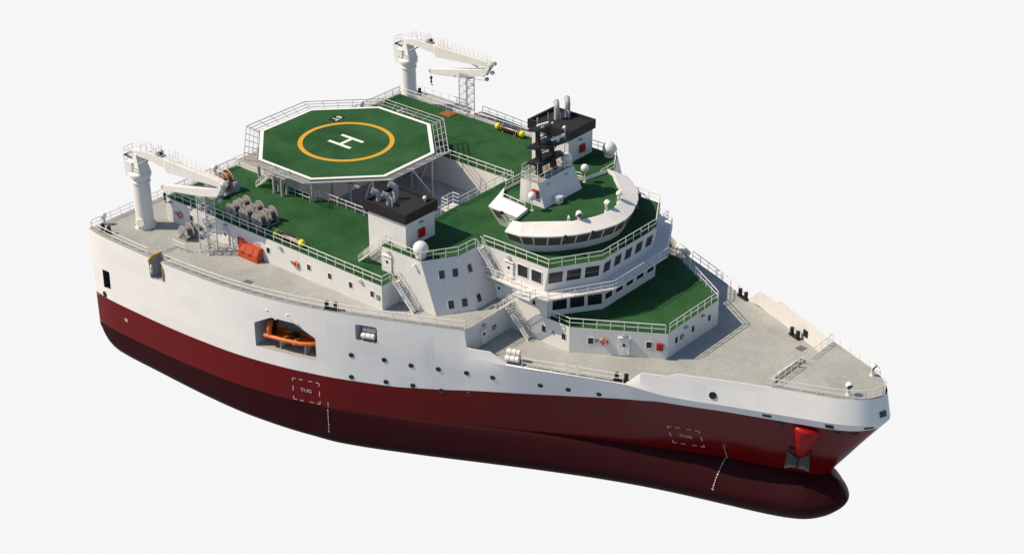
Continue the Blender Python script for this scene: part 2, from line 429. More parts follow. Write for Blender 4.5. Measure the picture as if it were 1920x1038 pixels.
# antifouling: bilge, flat bottom and the broad bulb
AB = [(-48,31.95),(-44,30.8),(-38.5,28.6),(-32,25.7),(-25,22.3),(-15,17.4),(-7,13.7),(0,10.8),(6,8.6),(12,6.5),(15,5.6),(17.2,4.8),(19,3.55),(20.2,2.35),(20.95,1.15),(21.25,0)]
ZB = [(-89.2,-14.4),(-88.6,-15.4),(-87.6,-16.2),(-86,-16.75),(-83,-16.9),(-75,-17.05),(-62,-17.7),(-48,-18.4),(-32,-19.2),(-15,-20.0),(0,-20.35),(8,-20.4),(12,-20.2),(15,-19.7),(17.2,-18.95),(19,-17.95),(20.2,-16.85),(20.95,-15.9),(21.25,-15.1)]
ZT = [(-89.2,ZW),(17,ZW),(18.4,-11.9),(19.6,-12.4),(20.6,-13.5),(21.1,-14.5),(21.25,-15.1)]
ab_ = smooth_tab(AB); zb_ = smooth_tab(ZB)
mbb = MB()
for s in (-1, 1):
    cols = []
    xs = [-89.2,-88.9,-88.5,-88,-87.4,-86.6,-85.5,-84] + [-84 + 36*i/30 for i in range(1, 31)] + [-48 + 60*i/50 for i in range(1, 51)] + [12 + 9.25*(1 - (1 - i/24)**2) for i in range(1, 25)]
    for x in xs:
        wy = Wy(x) if x < 18.4 else 0; zb = itp(x, ZB) if x < -80 else zb_(x); zt = itp(x, ZT)
        a = dk(x) if x < -48 else max(ab_(x), 0)
        w0 = min(1, max(0, (x + 48)/48)); w0 = w0*w0*(3 - 2*w0)
        zc = zb + 2.6 + 2.0*w0 if x < 0 else -15.75 + .65*max(0, (x - 6)/15.25)
        col = []
        if x < -48:
            zz = min(-12.2, zb + 2.6)
            rr = max(0.05, min(2.6, zz - zb))
            for t in (0, .15, .3, .45, .6, .8): col.append((x, s*a, ZW + (zz - ZW)*t))
            for k in range(9):
                th = k/8*PI/2; col.append((x, s*(a - 2.6*(1 - math.cos(th))), zz - rr*math.sin(th)))
        else:
            w = min(1, (x + 48)/58); w = w*w*(3 - 2*w); Rw = 2.6 + (a - 2.6)*w if a > 2.6 else a
            n_up = 2.0 - .7*w; n_dn = 2.0
            for k in range(7):
                th = k/7*PI/2
                col.append((x, s*(wy + (a - wy)*math.sin(th)**(2/n_up)), zt + (zc - zt)*(1 - math.cos(th)**(2/n_up))))
            for k in range(8):
                th = k/8*PI/2 + .0; col.append((x, s*(a - Rw + Rw*(math.cos(th)**(2/n_dn))), zc - (zc - zb)*(math.sin(th)**(2/n_dn))))
        col.append((x, 0, zb)); cols.append(col)
    mbb.grid(cols); mbb.face([(x, 0, ZW)] + list(cols[0]) if False else [(-89.2, 0, ZW)] + list(cols[0]))
bottom = build('hull_bottom', mbb, 'maroon', ship, smooth=35)

def hpt(x, z, out=.03, s=-1):
    """a point on the hull side, pushed out along the surface normal"""
    e = .15
    yx = (half(x + e, z) - half(x - e, z))/(2*e); yz = (half(x, z + e) - half(x, z - e))/(2*e)
    n = Vector((-yx, 1, -yz)).normalized(); p = Vector((x, half(x, z), z)) + n*out
    return Vector((p.x, s*p.y, p.z)), Vector((n.x, s*n.y, n.z))
# recesses behind the openings
def recess(name, poly, depth, parent, mats=('recess', 'recessfloor'), s=-1, open_top=False):
    mb = MB(); n = len(poly)
    F = [Vector((x, s*(half(x, z) - .02), z)) for x, z in poly]; Bk = [Vector((x, s*(half(x, z) - depth), z)) for x, z in poly]
    for i in range(n):
        k = (i + 1) % n
        if open_top and poly[i][1] > 3.85 and poly[k][1] > 3.85: continue
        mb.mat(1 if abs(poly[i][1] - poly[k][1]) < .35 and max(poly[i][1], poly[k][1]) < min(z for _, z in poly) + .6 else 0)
        mb.face([F[i], F[k], Bk[k], Bk[i]])
    mb.mat(0); mb.face(Bk)
    return build(name, mb, mats, parent, fix=False)
for s in (-1, 1):
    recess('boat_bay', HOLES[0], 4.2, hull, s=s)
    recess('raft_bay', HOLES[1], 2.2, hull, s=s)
    recess('stern_opening', HOLES[2], 1.4, hull, ('slate', 'dark'), s=s)
    recess('chute', NOTCH, 1.9, hull, ('steel', 'steel'), s=s, open_top=True)
# portholes
def porthole(x, z, r, parent, s=-1):
    p, n = hpt(x, z, .0, s); mb = MB(); mb.mat(0).torus(p + n*.0, r, .07, n, 18, 6)
    mb.mat(1).lathe(p, [(r, -.05), (r, .035), (0, .035)], 18, n)
    return build('porthole', mb, ['slate', 'glass'], parent, smooth=40)
for s in (-1, 1):
    for x in (-41.0, -36.6, -33.1, -29.56, -25.94, -22.41, -16.19, -12.63, -8.73): porthole(x, -2.8 if x > -35 else -2.5, .33, hull, s)
    for x in (-41.19, -36.58, -33.07): porthole(x, -6.1, .33, hull, s)
    for x in (-29.43, -25.9, -12.88, -8.96, -5.16): porthole(x, -6.32, .30, boot, s)
# fairlead in the bow bulwark, mooring pipe in the stern quarter
def bulwark_pt(x, z, s):
    f = x/25.05; kx = f*25.9
    t = (3.05 - z)/3.5; return Vector((x + (kx - x)*t, s*(itp(x, TP) + (Ky(kx) - itp(x, TP))*t), z))
for s in (-1, 1):
    p = bulwark_pt(6.05, .75, s); n = Vector((.385, s*.9, .17)).normalized()
    mb = MB(); mb.torus(p + n*.02, .42, .1, n, 22, 8); mb.lathe(p, [(.42, -.2), (.42, .06), (0, .06)], 22, n); build('fairlead', mb, 'black', hull, smooth=40)
    p, n = hpt(-86.62, -6.2, .0, s); mb = MB(); mb.torus(p, .36, .12, n, 20, 8); mb.lathe(p, [(.36, -.1), (.36, .05), (0, .05)], 20, n); build('fairlead', mb, 'black', hull, smooth=40)
# small square openings round the bow
def square_port(pts, parent, mats):
    mb = MB(); c = sum(pts, Vector())/4; n = (pts[1] - pts[0]).cross(pts[3] - pts[0]).normalized()
    mb.mat(0).loft([p + n*.09 for p in pts], [p - n*.09 for p in pts]); mb.mat(1)
    ins = [c + (p - c)*.62 for p in pts]; mb.loft([p + n*.11 for p in ins], [p - n*.11 for p in ins])
    return build('square_port', mb, mats, parent)
for s in (-1, 1):
    for x, z, w, h, par in ((12.8,-1.05,.55,.2,hull),(20.3,-1.12,.5,.33,hull),(24.35,-1.15,.4,.2,hull),(14.36,-2.33,.5,.24,boot),(21.1,-2.34,.45,.2,boot),(22.8,-2.4,.45,.22,boot)):
        P = [hpt(x + a, z + b, .0, s)[0] for a, b in ((-w,-h),(w,-h),(w,h),(-w,h))]; square_port(P, par, ['slate', 'dark'])
P = [Vector((26.12 + .0*z, y, z)) + Vector((-.15*(y < -1), 0, 0)) for y, z in ((-1.25,.85),(-.45,.85),(-.45,1.55),(-1.25,1.55))]
square_port([Vector((25.32,-1.25,.35)),Vector((25.72,-.35,.35)),Vector((25.56,-.35,1.15)),Vector((25.16,-1.25,1.15))], hull, ['slate', 'slate'])
# anchor pocket: red bolster cone under the flare, with the anchor hanging from it
def bolster(s):
    mb = MB(); a = Vector((17.05, s*4.75, -2.0)); b = Vector((16.0, s*4.15, -7.9)); ax = (b - a)
    mb.lathe(a, [(0, 0), (1.7, .05), (1.95, .3), (1.98, .75), (1.85, 1.2), (1.35, 3.6), (.72, 5.5), (.55, 5.65), (0, 5.65)], 28, ax)
    return build('anchor_bolster', mb, 'anchorred', boot, smooth=40)
for s in (-1, 1):
    bolster(s)
    t = thing('anchor', ('grey twin-plate anchor hanging below the red cone at the bow, on the lit side' if s < 0 else 'grey twin-plate anchor hanging under the bow on the side turned away'), 'anchor', (16.2, s*4.7, -8.6))
    mb = MB(); c = Vector((15.85, s*4.4, -8.7)); ex = Vector((.93, -s*.36, 0)).normalized(); ey = Vector((.2, s*.93, -.18)).normalized()
    def P(u, v, w): return c + ex*u + Vector((0, 0, 1))*v + ey*w
    for q in (-1, 1):
        A = [P(q*.12, .5, .12), P(q*1.4, 1.35, .12), P(q*1.65, -1.2, .3), P(q*.85, -.85, .35), P(q*.12, -.9, .3)]
        mb.loft(A, [p - ey*.22 for p in A])
    build('fluke', mb, 'anchorgrey', t)
    mb = MB(); mb.tube([P(0, 1.5, .1), P(0, -.9, .25)], [.16, .12], 8); build('shank', mb, 'black', t)
# ------- marks on the hull
def mark_strip(mb, x0, z0, x1, z1, w, s=-1, n=3):
    d = Vector((x1 - x0, 0, z1 - z0)); l = d.length; d.normalize(); q = Vector((-d.z, 0, d.x))*w/2
    rows = []
    for i in range(n + 1):
        c = Vector((x0, 0, z0)).lerp(Vector((x1, 0, z1)), i/n)
        rows.append([hpt((c + q).x, (c + q).z, .06, s)[0], hpt((c - q).x, (c - q).z, .06, s)[0]])
    mb.grid(rows)
def tug(cx, cz, w, h, s):
    mb = MB(); x0, x1, z0, z1 = cx - w/2, cx + w/2, cz - h/2, cz + h/2; t = .12
    for x, sg in ((x0, 1), (x1, -1)):
        for z, sz in ((z0, 1), (z1, -1)):
            mark_strip(mb, x, z, x + sg*.5, z, t, s); mark_strip(mb, x, z, x, z + sz*.5, t, s)
            mark_strip(mb, x + sg*.95, z, x + sg*1.55, z, t, s)
        mark_strip(mb, x, cz - .42, x, cz + .42, t, s)
    add_text(mb, 'TUG', .8, lambda u, v: hpt(cx - s*u*-1 if s > 0 else cx + u, cz + v + .05, .07, s)[0], .012)
    return build('tug_mark', mb, 'hullmark', boot, fix=False)
for s in (-1, 1):
    tug(-47.82, -9.78, 3.95, 3.45, s); tug(1.35, -8.4, 3.9, 3.4, s)
    mb = MB(); z = -10.95; k = 0
    while z > -11.7: mark_strip(mb, -44.66, z, -44.66, z - .16, .12 if k % 5 else .2, s, 1); z -= .3; k += 1
    build('draught_mark', mb, 'hullmark', boot, fix=False)
    mb = MB(); z = -9.0; k = 0
    while z > -11.7: mark_strip(mb, 5.85, z, 5.85, z - .16, .11 if k % 5 else .18, s, 1); z -= .32; k += 1
    build('draught_mark', mb, 'hullmark', boot, fix=False)
    mb = MB()
    mark_strip(mb, -82.15, -8.6, -81.6, -9.2, .16, s, 1); mark_strip(mb, -82.15, -9.2, -81.6, -8.6, .16, s, 1); mark_strip(mb, -82.25, -8.9, -81.5, -8.9, .14, s, 1)
    build('thruster_mark', mb, 'hullmark', boot, fix=False)
    # draught marks running over the bilge
    mb = MB()
    for cx, prof in ((-44.6, [(.0,-12.0),(0,-14.2),(-.02,-15.0),(-.2,-16.0)]),):
        for k in range(13):
            z = -12.0 - k*.3; y = ab_(cx) - 0 + .03
            w = .06 if k % 4 else .11
            mb.face([(cx - .02, s*y, z), (cx + .02, s*y, z), (cx + .02, s*y, z - .3), (cx - .02, s*y, z - .3)])
            mb.face([(cx - w, s*y, z), (cx + w, s*y, z), (cx + w, s*y, z - .16), (cx - w, s*y, z - .16)])
    build('draught_mark', mb, 'hullmark', bottom, fix=False)
    mb = MB(); cx = 5.7; wy = Wy(cx); a = ab_(cx)
    for k in range(15):
        th = (k + .4)/15*PI/2*.93; t2 = th + .035
        y0, z0 = wy + (a - wy)*math.sin(th)**1.5, ZW + (-15.6 - ZW)*(1 - math.cos(th)**1.5); y1, z1 = wy + (a - wy)*math.sin(t2)**1.5, ZW + (-15.6 - ZW)*(1 - math.cos(t2)**1.5)
        w = .06 if k % 4 else .11
        mb.face([(cx - .02, s*(y0 + .05), z0 + .05), (cx + .02, s*(y0 + .05), z0 + .05), (cx + .02, s*(wy + (a - wy)*math.sin(th + .098)**1.5 + .05), ZW + (-15.6 - ZW)*(1 - math.cos(th + .098)**1.5) + .05), (cx - .02, s*(wy + (a - wy)*math.sin(th + .098)**1.5 + .05), ZW + (-15.6 - ZW)*(1 - math.cos(th + .098)**1.5) + .05)])
        if k == 14: w = .2
        mb.face([(cx - w, s*(y0 + .05), z0 + .05), (cx + w, s*(y0 + .05), z0 + .05), (cx + w, s*(y1 + .05), z1 + .05), (cx - w, s*(y1 + .05), z1 + .05)])
    build('draught_mark', mb, 'hullmark', bottom, fix=False)

# ------------------------------------------------------------------ decks
def sheet(name, poly, z, mat, parent, lip=None):
    mb = MB(); mb.face([(x, y, z) for x, y in poly]); return build(name, mb, mat, parent, fix=False)
L1, L2, L3, LR = 3.9, 7.75, 11.5, 14.75
INN = 11.45                     # inner edge of the side houses / the well
mb = MB()
for s in (-1, 1):
    def strip(x0, x1, n, yin):
        rows = []
        for i in range(n + 1):
            x = x0 + (x1 - x0)*i/n; rows.append([(x, s*(dk(x) - .02), L1), (x, s*yin, L1)])
        mb.grid(rows)
    strip(-89.15, -74.75, 16, 20); strip(-72.65, -40, 36, 20); strip(-40, -26.6, 16, 12.5)
    mb.face([(-74.75, s*33.75, L1), (-72.65, s*33.75, L1), (-72.65, s*20, L1), (-74.75, s*20, L1)])
    mb.face([(-26.6, s*(dk(-26.6) - .02), L1), (-25.95, s*22.6, L1), (-25.95, s*12.5, L1), (-26.6, s*12.5, L1)])
mb.face([(-89.15, -20, L1), (-89.15, 20, L1), (-81.9, 20, L1), (-81.9, -20, L1)])
build('aft_deck', mb, 'grey_deck', ship, fix=False)
half_f = [(-29.5, -23.6), (-26.2, -22.6), (-22.6, -21.3), (-20.4, -20.75), (-12, -17.5), (-5.05, -14.72), (.5, -13.1), (7.7, -10.05), (12.9, -7.95)]
sheet('foredeck', symm(half_f), 0, 'grey_deck', ship)
plat = [(12.9, -itp(12.9, TP) + .02)] + [(t[0] - .02, -t[1] + .02) for t in TP if t[0] > 13][:-1]
mb = MB(); full = symm(plat[:-1] + [(25.03, -.05)])
mb.loft([(x, y, 2.75) for x, y in full], [(x, y, 3.06) for x, y in full], cap=(False, True)); mb.face([(12.9, -8.0, 0), (12.9, 8.0, 0), (12.9, 7.6, 3.06), (12.9, -7.6, 3.06)])
build('forecastle_deck', mb, 'grey_deck', ship, fix=False)
mb = MB(); mb.face([(-69, -INN, 3.15), (-41.5, -INN, 3.15), (-41.5, INN, 3.15), (-69, INN, 3.15)])
build('well_deck', mb, 'well_deck', ship, fix=False)
# wall closing the step between the side deck and the foredeck
mb = MB(); mb.prism([(-29, -23.9), (-26, -22.55), (-26, 22.55), (-29, 23.9)], -.2, 3.88)
stepwall = build('step_bulkhead', mb, 'wall', ship)

# ------------------------------------------------------------------ fittings
def window(par, c, u, n, w=.66, h=.9, glass='glass', frame='white', up=(0, 0, 1), skew=0.0):
    """framed pane on a wall: c centre, u wall direction, n outward normal"""
    c, u, n, up = Vector(c), Vector(u).normalized(), Vector(n).normalized(), Vector(up)
    if abs(up.dot(n)) > .01: up = (up - n*up.dot(n)).normalized()
    mb = MB(); mb.mat(0)
    W, H, t = w/2, h/2, .07
    def q(a, b, d): return c + u*(a + skew*b) + up*b + n*d
    out = [q(-W - t, -H - t, -.03), q(W + t, -H - t, -.03), q(W + t, H + t, -.03), q(-W - t, H + t, -.03)]
    o2 = [p + n*.08 for p in out]; ins = [q(-W, -H, .05), q(W, -H, .05), q(W, H, .05), q(-W, H, .05)]; i2 = [p - n*.035 for p in ins]
    mb.grid([out, o2, ins, i2], True); mb.mat(1).face(i2)
    return build('window', mb, [frame, glass], par)
def porthole_on(par, c, n, r=.2):
    c, n = Vector(c), Vector(n).normalized(); mb = MB(); mb.mat(0).torus(c + n*.04, r, .05, n, 16, 6); mb.mat(1).lathe(c, [(r, -.02), (r, .05), (0, .05)], 16, n)
    return build('porthole', mb, ['white', 'glass'], par, smooth=40)
def door(par, c, u, n, w=1.25, h=2.1):
    """steel weathertight door standing proud of the wall, with round light, handle, hinges and drip hood"""
    c, u, n = Vector(c), Vector(u).normalized(), Vector(n).normalized(); up = Vector((0, 0, 1))
    mb = MB(); mb.mat(0).obox(c + up*(h/2 + .15) + n*.08, u*w/2, up*h/2, n*.09)
    mb.obox(c + up*(h + .36) + n*.16, u*(w/2 + .12), up*.05, n*.17)
    for k in (.5, 1.2, 1.9): mb.obox(c + up*(k + .15) + n*.12 + u*(w/2), u*.07, up*.12, n*.1)
    mb.tube([c + up*1.05 + n*.24 - u*.42, c + up*1.0 + n*.24 - u*.1], .035, 6)
    mb.mat(1).lathe(c + up*1.72 + n*.14, [(.23, 0), (.23, .06), (.0, .06)], 16, n)
    return build('door', mb, ['white', 'glass'], par)
def lamp(par, c, u, n):
    c, u, n = Vector(c), Vector(u).normalized(), Vector(n).normalized(); up = Vector((0, 0, 1))
    mb = MB(); mb.obox(c + n*.16, u*.32, up*.1, n*.17); mb.obox(c + n*.05 + up*.14, u*.1, up*.1, n*.06)
    return build('wall_lamp', mb, 'steel', par)
def fire_box(c, u, n, label, w=.95, h=1.0):
    c, u, n = Vector(c), Vector(u).normalized(), Vector(n).normalized(); up = Vector((0, 0, 1))
    t = thing('fire_hose_cabinet', label, 'fire cabinet', c, 'red fire hose cabinets')
    mb = MB(); mb.obox(c + n*.17, u*w/2, up*h/2, n*.18); build('case', mb, 'firered', t)
    mb = MB(); mb.obox(c + n*.37, u*w*.42, up*h*.42, n*.03); mb.tube([c + n*.43 + u*.25 - up*.1, c + n*.43 + u*.25 + up*.1], .03, 6)
    mb.lathe(c + n*.38, [(.18, 0), (.18, .05), (0, .05)], 12, n); build('door', mb, 'firered', t)
def green_sign(c, u, n, label, w=.62, h=.62):
    c, u, n = Vector(c), Vector(u).normalized(), Vector(n).normalized(); up = Vector((0, 0, 1))
    t = thing('safety_sign', label, 'sign', c, 'green safety signs on the white walls')
    mb = MB(); mb.obox(c + n*.04, u*w/2, up*h/2, n*.03); build('plate', mb, 'signgreen', t)
    mb = MB(); k = min(w, h)
    mb.obox(c + n*.075, u*k*.22, up*k*.06, n*.008); mb.obox(c + n*.075 + u*k*.0 + up*k*.18, u*k*.07, up*k*.08, n*.008); mb.obox(c + n*.075 - up*k*.2, u*k*.1, up*k*.08, n*.008)
    build('symbol', mb, 'markwhite', t)
def lifebuoy(c, n, label):
    c, n = Vector(c), Vector(n).normalized()
    t = thing('lifebuoy', label, 'lifebuoy', c, 'orange lifebuoys on the white walls')
    mb = MB(); mb.torus(c + n*.16, .43, .14, n, 28, 10); build('ring', mb, 'ringorange', t, smooth=60)
    mb = MB(); ax = Vector((0, 0, 1)); u = ax.cross(n).normalized()
    for k in range(4):
        d = u*math.cos(PI/4 + k*PI/2) + ax*math.sin(PI/4 + k*PI/2); tg = n.cross(d); pc = c + n*.16 + d*.43
        mb.torus(pc, .155, .02, tg, 12, 5)
        rows = [[pc + tg*q + (d*math.cos(a) + n*math.sin(a))*.15 for a in [2*PI*j/12 for j in range(12)]] for q in (-.035, .035)]
        mb.grid(rows, True)
    build('band', mb, 'markwhite', t, smooth=60)
def stair(name_par, a, b, w, side, rails=(1, 1), h=1.1):
    """inclined ship's ladder from foot a to head b, width w along unit vector side"""
    a, b, side = Vector(a), Vector(b), Vector(side).normalized(); up = Vector((0, 0, 1))
    mb = MB(); d = b - a; n = max(4, int(abs(d.z)/.27))
    for q in (-1, 1): mb.beam(a + side*q*w/2, b + side*q*w/2, .07, .26)
    hd = Vector((d.x, d.y, 0)).normalized()
    for k in range(1, n):
        c = a + d*(k/n); mb.obox(c, hd*.14, side*(w/2 - .03), up*.025)
    st = build('staircase', mb, 'rail', name_par)
    for q, on in zip((-1, 1), rails):
        if not on: continue
        r = MB(); o = side*q*w/2
        e0, e1 = a + o - hd*.0, b + o
        r.tube([e0, e0 + up*h*.8, e0 + up*h + hd*.25, e1 + up*h, e1 + up*h + hd*.3], .055, 6)
        r.tube([e0 + up*h*.5, e1 + up*h*.5], .045, 6)
        for k in range(1, 4):
            p = e0.lerp(e1, k/3.0); r.tube([p, p + up*h], .045, 5)
        build('handrail', r, 'rail', st)
    return st

# ------------------------------------------------------------------ side houses (level 1-2), each side
houses = {}
for s in (-1, 1):
    mb = MB(); P = [(-82.3, -25.8), (-38.2, -25.8), (-38.2, -INN), (-82.3, -INN)]
    P = [(x, s*-y) if s > 0 else (x, y) for x, y in P]
    mb.prism(P, 3.0, L2 - .01)
    hs = houses[s] = build('side_deckhouse', mb, 'wall', ship)
    sheet('roof_deck', [(x, y*.9995) for x, y in P], L2, 'green', hs)
    n = (0, s, 0); u = (1, 0, 0); y = s*25.8
    for x in (-76.72, -72.61, -60.43, -52.23, -48.14, -44.1, -40.02): window(hs, (x, y, 5.92), u, n)
    door(hs, (-69.3, y, 3.95), u, n)
    for x in (-81.2, -69.15, -57.84, -42.05): lamp(hs, (x, y, 7.2), u, n)
lifebuoy((-79.19, -25.8, 5.66), (0, -1, 0), 'orange lifebuoy on the shaded wall beside the crane pedestal')
lifebuoy((-54.68, -25.8, 5.6), (0, -1, 0), 'orange lifebuoy on the long wall ahead of the orange capsule')
green_sign((-80.1, -25.8, 5.69), (1,0,0), (0,-1,0), 'small green sign beside the lifebuoy near the crane pedestal', .42, .42)
green_sign((-55.67, -25.8, 5.61), (1,0,0), (0,-1,0), 'small green sign beside the lifebuoy ahead of the orange capsule', .42, .42)
green_sign((-38.9, -25.8, 5.75), (1,0,0), (0,-1,0), 'green sign at the forward end of the long side wall by the stair', .62, .7)
fire_box((-66.1, -25.8, 5.6), (1,0,0), (0,-1,0), 'red cabinet on the long wall just behind the orange capsule', .95, 1.05)
# raised platform under the after half of the helideck
mb = MB(); mb.box(-82.2, -68.6, -11.4, 11.4, 7.0, 8.75); plat_ = build('helideck_platform', mb, 'wall', ship)
sheet('platform_deck', [(-82.2, -11.4), (-68.6, -11.4), (-68.6, 11.4), (-82.2, 11.4)], 8.755, 'brown', plat_)
mb = MB(); mb.box(-72.6, -68.7, -11.38, 11.38, 8.76, 10.5); mb.box(-82.2, -69, -11.3, 11.3, 3, 7); build('platform_house', mb, 'wall', plat_)

# ------------------------------------------------------------------ accommodation blocks with sloping fronts (level 1-3), each side
blocks = {}
for s in (-1, 1):
    lo = [(-41.4, -22.3), (-31.4, -22.2), (-28.45, -17.5), (-28.4, -12.5), (-41.4, -12.5)]
    hi = [(-41.4, -22.3), (-34.14, -22.3), (-31.2, -17.8), (-31.0, -12.5), (-41.4, -12.5)]
    if s > 0: lo, hi = mir(lo), mir(hi)
    mb = MB(); mb.prism(lo, 3.6, L3 - .01, hi)
    bk = blocks[s] = build('accommodation_block', mb, 'wall', ship)
    y = s*22.3
    door(bk, (-40.2, y, L2), (1, 0, 0), (0, s, 0), 1.45, 2.3); lamp(bk, (-39.9, y, 11.0), (1, 0, 0), (0, s, 0))
    mb = MB(); mb.tube([(-35.1, y, 10.7), (-35.1, y + s*.5, 10.65)], .13, 8); mb.box(-35.3, -34.9, y + s*.45 - .12, y + s*.45 + .12, 10.5, 10.75); build('flood_lamp', mb, 'white', bk)
    def fp(A, B, A2, B2, t, z):
        k = (z - 3.9)/(L3 - 3.9); a = Vector((*A, 3.9)).lerp(Vector((*A2, L3)), k); b = Vector((*B, 3.9)).lerp(Vector((*B2, L3)), k); return a.lerp(b, t)
    for i, (ts) in enumerate(((.43, .78), (.24,))):
        A, B, A2, B2 = lo[i+1], lo[i+2], hi[i+1], hi[i+2]
        for t in ts:
            for z in (9.35, 5.2):
                c = fp(A, B, A2, B2, t, z); u = Vector((B[0]-A[0], B[1]-A[1], 0)); nn_ = u.cross(Vector((A2[0]-A[0], A2[1]-A[1], 7.6))).normalized()
                if nn_.x < 0: nn_ = -nn_
                window(bk, c, u, nn_, .8, 1.15)

# ------------------------------------------------------------------ central tower
mb = MB(); half_t = [(-41.6, -12.97), (-19.7, -12.95), (-19.6, -12.2), (-15.3, -6.15)]
mb.prism(symm(half_t), 2.8, L2 - .02)
ut0 = [(-41.58, -12.94), (-20.22, -12.94), (-16.12, -6.3)]; ut1 = [(-41.58, -12.94), (-19.5, -12.94), (-15.4, -6.3)]
mb.prism(symm(ut0), L2 - .02, L3 - .012, symm(ut1))
tower = build('bridge_tower', mb, 'wall', ship)
l3 = [(-41.55, -22.28), (-34.15, -22.28), (-31.22, -17.78), (-31.02, -12.96), (-19.52, -12.92), (-15.42, -6.3)]
sheet('bridge_deck', symm(l3), L3, 'green', ship)
for s in (-1, 1):
    y = s*12.97
    door(tower, (-26.25, y, L2), (1, 0, 0), (0, s, 0), 1.4, 2.3); lamp(tower, (-26.3, y, 10.95), (1, 0, 0), (0, s, 0))
    for x in (-23.9, -21.5): window(tower, (x, y, 9.65), (1, 0, 0), (0, s, 0), 1.75, 1.75)
    window(tower, (-21.9, y, 5.5), (1, 0, 0), (0, s, 0), .55, .7)
    door(tower, (-28.0, y, 3.95), (1, 0, 0), (0, s, 0), 1.1, 2.05)
    # slanting corner faces: upper then lower tier
    for lo, hi, z0, z1, zc, hh in (((-20.22, -12.94), (-19.5, -12.94), L2, L3, 9.85, 1.8), ((-19.6, -12.2), (-19.6, -12.2), L1, L2, 5.55, 1.62)):
        lo2, hi2 = ((-16.12, -6.3), (-15.4, -6.3)) if z0 == L2 else ((-15.3, -6.15), (-15.3, -6.15))
        k = (zc - z0)/(z1 - z0)
        a = Vector((*lo, z0)).lerp(Vector((*hi, z1)), k); b = Vector((*lo2, z0)).lerp(Vector((*hi2, z1)), k)
        u = (b - a).normalized(); upv = (Vector((*hi, z1)) - Vector((*lo, z0)) + Vector((*hi2, z1)) - Vector((*lo2, z0))).normalized()
        n = u.cross(upv).normalized(); n = n if n.x > 0 else -n
        for t in (.165, .5, .84):
            c = a.lerp(b, t); q = Vector((c.x, -c.y, c.z)) if s > 0 else c
            uu, nn2 = (Vector((u.x, -u.y, 0)), Vector((n.x, -n.y, n.z))) if s > 0 else (u, n)
            window(tower, q, uu, nn2, 2.05, hh)
# front face windows
for zc, xx, nn2, hh, tops in ((9.85, -15.72, Vector((1, 0, -.19)), 1.75, L3), (5.6, -15.3, Vector((1, 0, 0)), .9, L2)):
    for y in (-4.9, -2.45, 0, 2.45, 4.9): window(tower, (xx, y, zc), (0, 1, 0), nn2, 1.55, hh)
# gallery round the tower front
gal = [(-30.3, -12.6), (-30.3, -14.15), (-19.2, -14.75), (-18.3, -14.5), (-13.35, -6.2)]
gal_in = [(-30.3, -12.9), (-19.8, -12.9), (-15.8, -6.3)]
mb = MB(); mb.prism(symm(gal), L2 - .22, L2 + .0); mb.box(-23.2, -20.2, -16.1, -14.5, L2 - .2, L2 - .01); mb.box(-23.2, -20.2, 14.5, 16.1, L2 - .2, L2 - .01)
gallery = build('gallery', mb, 'wall', ship)
mb = MB()
for s in (-1, 1):
    for x, y, x2, y2 in ((-28.5, 12.9, -28.5, 14.0), (-25, 12.9, -25, 14.2), (-18.4, 10.2, -16.9, 12.0), (-16.5, 7.4, -15, 9)):
        mb.loft([(x, s*y, 6.4), (x + .1, s*y, 6.4), (x + .1, s*y, 7.52), (x, s*y, 7.52)], [(x2, s*y2, 7.35), (x2 + .1, s*y2, 7.35), (x2 + .1, s*y2, 7.52), (x2, s*y2, 7.52)])
build('bracket', mb, 'wall', gallery)

# ------------------------------------------------------------------ fore deckhouse
fh = [(-26.5, -13.0), (-15.75, -13.0), (-4.42, -6.11)]
mb = MB(); mb.prism(symm(fh), -.1, L1 - .01); fore = build('fore_deckhouse', mb, 'wall', ship)
sheet('roof_deck', symm([(-19.55, -12.3), (-19.5, -12.95), (-15.77, -12.97), (-4.44, -6.1)]), L1, 'green', fore)
sheet('roof_walkway', symm([(-26.4, -12.98), (-19.52, -12.98)]), L1 + .002, 'grey_deck', fore)
for s in (-1, 1):
    y = s*13.0
    for x in (-20.14, -16.68): window(fore, (x, y, 2.05), (1, 0, 0), (0, s, 0), .7, .95)
    A, B = Vector((-15.75, s*13.0, 0)), Vector((-4.42, s*6.11, 0)); u = (B - A).normalized(); n = Vector((u.y*-s*-1, 0, 0)); n = Vector((.5196, s*.8544, 0))
    def on(x): return A.lerp(B, (x + 15.75)/11.33)
    for x in (-13.26, -6.52): window(fore, on(x) + Vector((0, 0, 2.0)), u, n, .72, .95)
    door(fore, on(-9.4) + Vector((0, 0, .05)), u, n, 1.5, 2.5); lamp(fore, on(-9.35) + Vector((0, 0, 3.2)), u, n)
    # step bulkhead fittings
    door(stepwall, (-26, s*18.9, .05), (0, 1, 0), (1, 0, 0), 1.2, 2.1); lamp(stepwall, (-26, s*18.9, 3.1), (0, 1, 0), (1, 0, 0))
A, B = Vector((-15.75, -13.0, 0)), Vector((-4.42, -6.11, 0)); u = (B - A).normalized(); n = Vector((.5196, -.8544, 0))
green_sign(A.lerp(B, (-12.56 + 15.75)/11.33) + Vector((0, 0, 2.1)), u, n, 'small green sign between window and lifebuoy on the fore deckhouse', .42, .42)
lifebuoy(A.lerp(B, (-11.72 + 15.75)/11.33) + Vector((0, 0, 2.1)), n, 'orange lifebuoy beside the white door of the fore deckhouse')
fire_box(A.lerp(B, (-5.27 + 15.75)/11.33) + Vector((0, 0, 1.9)), u, n, 'red cabinet at the corner of the fore deckhouse facing the bow', .9, 1.0)
for y in (-4.04, -.09, 3.87): window(fore, (-4.42, y, 2.05), (0, 1, 0), (1, 0, 0), .62, .95)
for y in (-1.97, 2.09): lamp(fore, (-4.42, y, 3.15), (0, 1, 0), (1, 0, 0))
